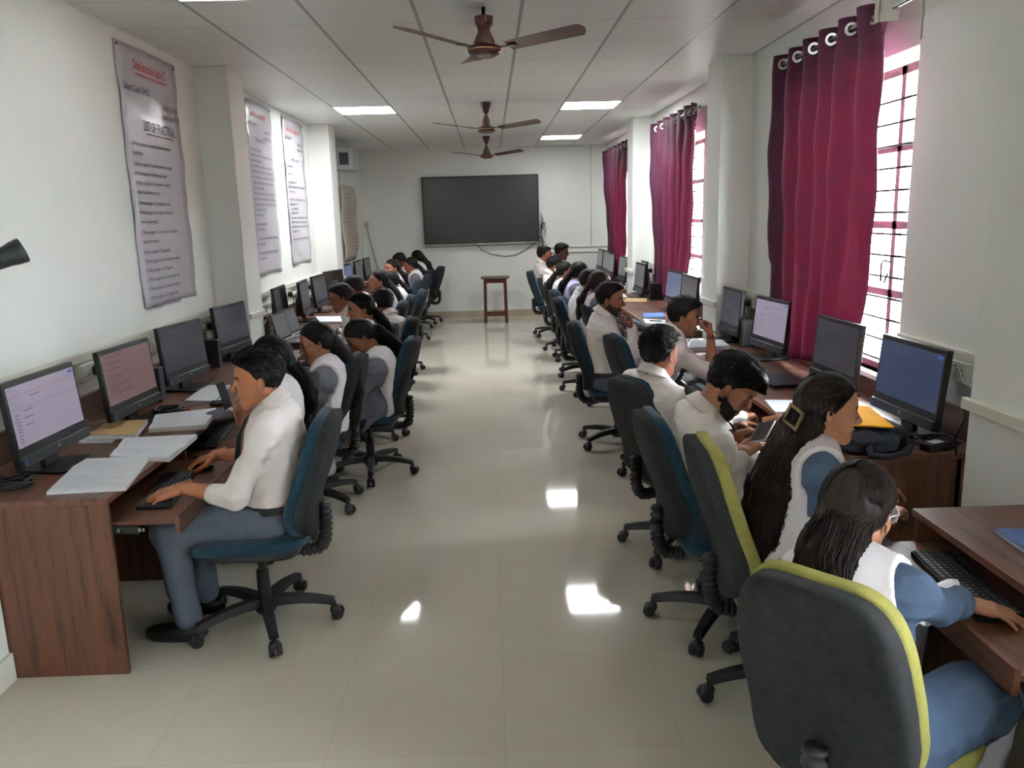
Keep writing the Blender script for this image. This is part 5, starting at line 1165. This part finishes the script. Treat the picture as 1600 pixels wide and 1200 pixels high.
def blob(name, info, c, r, mt, rot=None):
    add_obj(name, MB().superell(tuple(c), r, .8, .8, 8, 12), mt, info['root'], smooth=180)
def band(name, info, side, off, r, mt, w=.003, n=1):
    a = info['arms'][side]; u = unit(a['W'] - a['E']); Rf = frame(u, (0, 0, 1)); c = a['W'] - u * off; m = MB()
    P_ = [c + Rf @ np.array([0, r * math.cos(t), r * .92 * math.sin(t)]) for t in np.linspace(0, 2 * math.pi, 21)]; m.tube(P_, w, 6, cap=False); add_obj(name, m, mt, info['root'], smooth=180)
PHONE = mat('dark_phone_body', (34, 34, 40), .3, nscale=9, amp=.1)
def phone(label, c, fwd, up, w=.072, l=.15, edge='dark_metal'):
    """fwd: long axis, up: screen normal"""
    R = frame(fwd, up); Mx = Matrix([[R[i][0], R[i][1], R[i][2], c[i]] for i in range(3)] + [[0, 0, 0, 1]]); t = thing('phone', label, 'phone', (0, 0, 0)); t.matrix_world = Mx
    add_obj('case', MB().box(-l / 2, l / 2, -w / 2, w / 2, -.004, .003), edge, t, bevel=.003); add_obj('screen', MB().box(-l / 2 + .004, l / 2 - .004, -w / 2 + .004, w / 2 - .004, .003, .0036), PHONE, t)
    add_obj('camera_lens', MB().lathe([(.006, 0), (.006, .002)], 12, Matrix.Translation((l / 2 - .018, w / 2 - .016, -.006))), 'black_plastic', t)

# --- left row
person('L1', 'boy in a white shirt with rolled sleeves typing, nearest on the left', (-.985, 3.36), 180, (-.985, 3.35, 1.105), pitch=4, yaw=15, skin=(161, 105, 74), hair='quiff', sleeve=.34, lod=0, strands=1500, tie='hang',
       L=dict(w=(-1.30, 3.20, .695), fwd=(-.93, -.25, -.22), up=(0.1, -.15, 1), curl=(18, 26, 18), thumb=.2), R=dict(w=(-1.30, 3.66, .70), fwd=(-.9, -.2, -.2), up=(.1, .1, 1), curl=(28, 45, 25), thumb=.2), elbowL=(-.6, .35, -1), elbowR=(-.4, -.5, -1))
def tieb(i): blob('hair_tie', i, i['toW']((-.115, 0, -.03)), (.022, .022, .022), mat('blue_hair_tie', (56, 120, 200), .5))
person('L2', 'girl with a blue hair tie raising a phone, hidden behind the nearest boy', (-1.20, 4.16), 180, (-1.14, 4.12, 1.06), pitch=8, sex='f', hair='tied', top='grey', legs='salwar', dup='dupatta', lod=1, skin=(154, 105, 78), sleeve=.75,
       L=dict(w=(-1.245, 3.93, .775), fwd=(-.12, -.12, 1), up=(.2, -.9, .1), curl=(25, 50, 30), thumb=.8), bundle=dict(start=(-.10, 0, -.01), pts=[(-.14, 0, -.02), (-.15, 0, -.16), (-.14, 0, -.28)], r=[.03, .036, .036, .02]), strands=150, extra=tieb)
phone('dark phone held up in front of the nearest boy\'s face by the girl behind him', (-1.315, 3.885, .935), (-.22, -.05, 1), (.97, -.25, .1), w=.064, l=.135)
def claw(i):
    m = MB()
    for k in range(4): m.tube([i['toW']((-.085 - .008 * k, -.05 + .012 * k, .02)), i['toW']((-.115, -.055 + .014 * k, -.01)), i['toW']((-.12, -.05 + .014 * k, -.05))], .003, 6)
    add_obj('hair_claw', m, 'steel', i['root'], smooth=180)
person('L3', 'girl in grey with spectacles and a white shawl, long hair down her back', (-1.045, 4.80), 180, (-1.038, 4.75, 1.045), pitch=14, yaw=14, sex='f', hair='tied', top='grey', legs='salwar', dup='dupatta', lod=1, skin=(160, 109, 80), glasses='thin', sleeve=.8,
       bundle=dict(start=(-.09, 0, .0), pts=[(-.14, 0, -.02), (-.17, 0, -.16), (-.18, 0, -.34)], r=[.04, .042, .04, .025], flat=1.3), strands=320, extra=claw, L=dict(w=(-1.38, 4.66, .68)), R=dict(w=(-1.40, 4.93, .69)))
def scr(i): blob('hair_tie', i, i['toW']((-.115, 0, .01)), (.02, .026, .03), 'white_plastic')
person('L4', 'girl in grey with bowed head and white shawl over one shoulder, nearest the aisle', (-.80, 5.45), 182, (-.875, 5.36, .985), pitch=42, yaw=18, sex='f', hair='tied', top='grey', legs='salwar', dup='dupatta', lod=1, skin=(138, 90, 65), sleeve=.8, eyes=False,
       bundle=dict(start=(-.10, 0, .02), pts=[(-.13, 0, .04), (-.20, 0, -.06), (-.22, 0, -.16)], r=[.032, .045, .042, .02]), strands=420, curl=1.6, extra=scr, L=dict(w=(-1.12, 5.30, .66)), R=dict(w=(-1.12, 5.5, .66)))
person('L5', 'girl with a white hair tie, profile above the bowed girl', (-1.02, 6.22), 180, (-.99, 6.10, 1.09), pitch=6, yaw=24, sex='f', hair='tied', top='grey', legs='salwar', dup='dupatta', lod=1, skin=(161, 110, 84), bundle=dict(start=(-.10, 0, .0), pts=[(-.13, 0, .02), (-.17, 0, -.10), (-.16, 0, -.24)], r=[.025, .036, .032, .018]), strands=180, extra=scr)
person('L6', 'boy in a white shirt seen from behind, left row, face turned away', (-.91, 6.72), 180, (-.905, 6.75, 1.055), pitch=12, yaw=-48, skin=(145, 88, 63), hair='short', lod=1, twist=-22)
person('L7', 'boy with spectacles leaning towards his monitor, left row', (-1.10, 7.27), 180, (-1.325, 7.18, 1.075), pitch=12, yaw=16, skin=(154, 101, 74), hair='quiff', lod=2, glasses='thin', top='white2')
person('L8', 'dark haired student behind the leaning boy, only the hair showing', (-1.12, 7.98), 180, (-1.33, 7.90, 1.09), pitch=15, skin=(147, 97, 72), hair='short', lod=2, haircol='softblack')
person('L9', 'girl with long loose hair touching her lips, left row', (-1.10, 8.74), 182, (-1.20, 8.75, 1.10), pitch=4, yaw=14, sex='f', hair='loose', top='grey', legs='salwar', dup='dupatta', lod=2, skin=(169, 118, 94), L=dict(w=(-1.42, 8.66, 1.0), fwd=(.5, .1, .85), up=(-1, 0, 0)), bundle=dict(start=(-.05, 0, .0), pts=[(-.09, 0, -.02), (-.14, 0, -.15), (-.15, 0, -.30)], r=[.075, .07, .06, .04], flat=1.2))
person('L10', 'girl mostly hidden by the loose hair of her neighbour, left row', (-1.05, 9.36), 180, (-1.155, 9.35, 1.045), pitch=16, sex='f', hair='tied', top='grey', legs='salwar', dup='dupatta', lod=2, bundle=dict(start=(-.10, 0, .0), pts=[(-.13, 0, .0), (-.15, 0, -.15)], r=[.03, .04, .03]))
person('L11', 'girl turned with her face towards the camera, far left group', (-1.22, 10.9), 172, (-1.32, 10.9, 1.105), yaw=52, pitch=6, sex='f', hair='tied', top='grey', legs='salwar', dup='dupatta', lod=2, skin=(174, 120, 99), bundle=dict(start=(-.10, 0, .0), pts=[(-.13, 0, .0), (-.15, 0, -.15)], r=[.03, .04, .03]))
person('L12', 'darker skinned boy looking down, far left group', (-1.30, 12.42), 180, (-1.37, 12.4, 1.115), yaw=20, pitch=22, skin=(103, 67, 53), lod=2, top='white2')
person('L13', 'far left girl in grey with a bright white shawl', (-1.08, 11.78), 180, (-1.15, 11.78, 1.085), yaw=6, pitch=14, sex='f', hair='tied', top='grey', legs='salwar', dup='dupatta', lod=2, skin=(154, 97, 72), bundle=dict(start=(-.10, 0, .0), pts=[(-.13, 0, .0), (-.16, 0, -.14)], r=[.035, .045, .03]), extra=scr)
person('L14', 'girl with a thick ponytail, farthest of the left row', (-1.14, 13.02), 180, (-1.165, 13.0, 1.135), yaw=-30, pitch=8, sex='f', hair='tied', top='grey', legs='salwar', dup='dupatta', lod=2, bundle=dict(start=(-.10, 0, .02), pts=[(-.12, 0, .02), (-.18, 0, -.10), (-.18, 0, -.2)], r=[.05, .06, .06, .04]), extra=scr)
# --- right row
def r1x(i):
    band('red_thread', i, -1, .035, .029, mat('red_thread', (190, 40, 36), .7), .005); band('silver_bangle', i, -1, .004, .031, 'steel', .0035)
    m = MB()
    for k in range(6): m.tube([i['toW']((-.115 - .004 * abs(k - 2.5), -.035 + .014 * k, -.02)), i['toW']((-.145, -.035 + .014 * k, -.045)), i['toW']((-.13, -.035 + .014 * k, -.075))], .0045, 7)
    add_obj('hair_claw', m, 'black_plastic', i['root'], smooth=180)
person('R1', 'girl with clear spectacles seen from behind, nearest on the right, hand on a keyboard', (.885, 1.77), 42, (.905, 1.90, 1.005), yaw=-4, pitch=10, sex='f', hair='loose', haircol='brown', top='blue', legs='salwar', dup='dupatta', lod=0, glasses='clear', skin=(172, 120, 94), sleeve=.78, al=.9, seat=.50,
       R=dict(w=(1.285, 2.05, .672), fwd=(.86, -.42, -.12), up=(.1, 0, 1), curl=(8, 14, 10), thumb=.2), L=dict(w=(1.15, 2.28, .68)), elbowR=(-.2, -.25, -1), bundle=dict(start=(-.05, 0, .0), pts=[(-.095, 0, .03), (-.115, 0, -.06), (-.115, 0, -.13)], r=[.06, .066, .058, .03]), strands=2200, extra=r1x, knees=(.13, .16))
def clipf(i):
    m = MB(); c = np.array([-.132, -.094, -.014]); R = rotm(.62, .1, .28); s = .036
    def P(a, b, d): return i['toW'](c + R @ np.array([d, a, b]))
    for a0, a1, b0, b1 in ((-s, s, s - .011, s), (-s, s, -s, -s + .011), (-s, -s + .011, -s, s), (s - .011, s, -s, s)):
        m._a([P(a, b, d) for d in (-.003, .003) for a, b in ((a0, b0), (a1, b0), (a1, b1), (a0, b1))], [(3, 2, 1, 0), (4, 5, 6, 7)] + [(q, (q + 1) % 4, (q + 1) % 4 + 4, q + 4) for q in range(4)])
    add_obj('hair_clip', m, mat('bronze_square_clip', (132, 112, 80), .35, metal=.7), i['root'], smooth=0)
person('R2', 'girl in blue grey with very long open hair and a square bronze clip, looking right', (1.00, 2.62), 0, (1.12, 2.62, 1.085), yaw=-10, pitch=6, sex='f', hair='loose', haircol='brown', top='blue', legs='salwar', dup='dupatta', lod=0, skin=(176, 124, 94), sleeve=.8, seat=.52,
       bundle=dict(start=(-.05, 0, .0), pts=[(-.062, -.025, .02), (-.10, -.035, -.14), (-.115, -.03, -.32), (-.125, -.02, -.48)], r=[.052, .058, .076, .072, .045], flat=1.2), strands=2400, curl=.8, extra=clipf, R=dict(w=(1.40, 2.72, .67)), L=dict(w=(1.42, 2.95, .69)))
person('R3', 'bearded boy in a white shirt and navy tie looking down at a phone', (.865, 3.17), 2, (.925, 3.10, 1.07), pitch=38, yaw=-20, skin=(150, 97, 71), hair='quiff', hairfront=2, lod=0, beard=True, tie='hang', strands=1700, eyes=False, legs='darktrouser', sleeve=.93,
       R=dict(w=(.935, 2.97, .84), fwd=(.75, .45, .28), up=(-.35, -.35, .9), curl=(28, 45, 30), thumb=.9), L=dict(w=(.945, 3.15, .86), fwd=(.85, -.25, .25), up=(-.3, .3, .9), curl=(28, 45, 30), thumb=.9), elbowR=(-.5, -.3, -1), elbowL=(-.4, .4, -1))
phone('phone with a pale edge held in both hands by the bearded boy', (1.045, 3.045, .90), (.5, .75, .28), (-.45, -.15, .88), edge='box_grey')
def r4x(i): band('black_bracelet', i, -1, .02, .027, 'black_plastic', .0035)
person('R4', 'boy in a white shirt reaching across with a black bracelet on his wrist, mostly hidden', (.96, 3.55), 0, (1.075, 3.50, .985), pitch=44, skin=(163, 109, 80), hair='quiff', hairfront=1, lod=1, sleeve=.48, R=dict(w=(1.185, 3.30, .875), fwd=(.85, -.3, .25), up=(0, 0, 1), curl=(40, 50, 40), thumb=.8), L=dict(w=(1.22, 3.98, .69), fwd=(.8, .5, -.1)), elbowR=(-.7, .1, -.35), extra=r4x)
person('R5', 'curly haired boy looking away from the camera, in a turned chair', (.885, 3.97), 24, (.815, 3.90, 1.07), pitch=2, yaw=14, skin=(180, 120, 97), hair='curly', lod=0, strands=1500, haircol='softblack')
person('R6', 'boy leaning on the desk with his fist at his nose, right row', (1.02, 5.20), 2, (1.225, 5.13, 1.085), pitch=8, yaw=-16, skin=(158, 105, 78), hair='quiff', hairfront=1, lod=1, strands=300, sleeve=.25, tie=True,
       R=dict(w=(1.385, 5.07, .965), fwd=(-.12, .1, 1), up=(1, 0, .1), curl=(60, 80, 50), thumb=.9), L=dict(w=(1.60, 5.33, .775), fwd=(.9, .1, -.1)), elbowR=(.55, -.15, -1))
person('R7', 'boy with a dark beard and tie holding his chin, right row', (.85, 6.02), 0, (.87, 5.94, 1.125), pitch=4, yaw=-20, skin=(145, 92, 67), hair='quiff', lod=1, beard=True, tie=True, strands=300, R=dict(w=(1.02, 5.86, .93), fwd=(-.25, .1, 1), up=(.9, -.3, .2), curl=(35, 50, 40), thumb=.8), elbowR=(.4, -.4, -1), L=dict(w=(1.22, 6.1, .68)))
person('R8', 'brown haired girl behind the bearded boy, ponytail over a white shawl', (1.02, 7.38), 0, (.99, 7.36, 1.125), pitch=4, sex='f', hair='tied', haircol='brown', top='grey', legs='salwar', dup='dupatta', lod=2, bundle=dict(start=(-.10, 0, .0), pts=[(-.13, 0, .0), (-.16, -.02, -.10), (-.19, -.02, -.18)], r=[.03, .04, .04, .02]))
person('R9', 'boy in a rumpled white shirt bending forward, right row', (.86, 7.92), 0, (.945, 7.80, 1.10), pitch=12, yaw=10, skin=(161, 105, 84), hair='quiff', lod=2, top='white2')
person('R10', 'girl with a lavender white shawl and thick dark ponytail, right row', (.92, 8.85), 0, (.965, 8.85, 1.125), pitch=10, yaw=25, sex='f', hair='tied', top='grey', legs='salwar', dup='lav', lod=2, bundle=dict(start=(-.10, 0, .0), pts=[(-.13, 0, .0), (-.18, 0, -.12), (-.18, 0, -.24)], r=[.04, .05, .05, .03]))
person('R11', 'girl in profile with a white scrunchie, right row', (.90, 9.78), 0, (.885, 9.70, 1.085), pitch=4, sex='f', hair='tied', top='grey', legs='salwar', dup='dupatta', lod=2, skin=(174, 118, 94), bundle=dict(start=(-.10, 0, .0), pts=[(-.13, 0, .02), (-.17, 0, -.08), (-.18, 0, -.2)], r=[.035, .045, .045, .03]), extra=scr)
person('R12', 'dark haired student beyond the girl with the scrunchie, right row', (.86, 10.6), 0, (.82, 10.5, 1.10), pitch=10, hair='short', lod=2, skin=(138, 92, 71))
person('R13', 'boy in a white shirt seated upright against the far wall, right row', (.80, 11.98), 0, (.79, 11.92, 1.175), pitch=4, yaw=-8, hair='short', lod=2, skin=(163, 105, 84), sc=1.04)
person('R14', 'man in a dark shirt with swept back hair, farthest on the right', (1.15, 13.1), 0, (1.13, 13.0, 1.165), pitch=10, yaw=-4, hair='quiff', hairfront=1, lod=2, top='darkshirt', legs='darktrouser', skin=(121, 78, 69), sc=1.08)
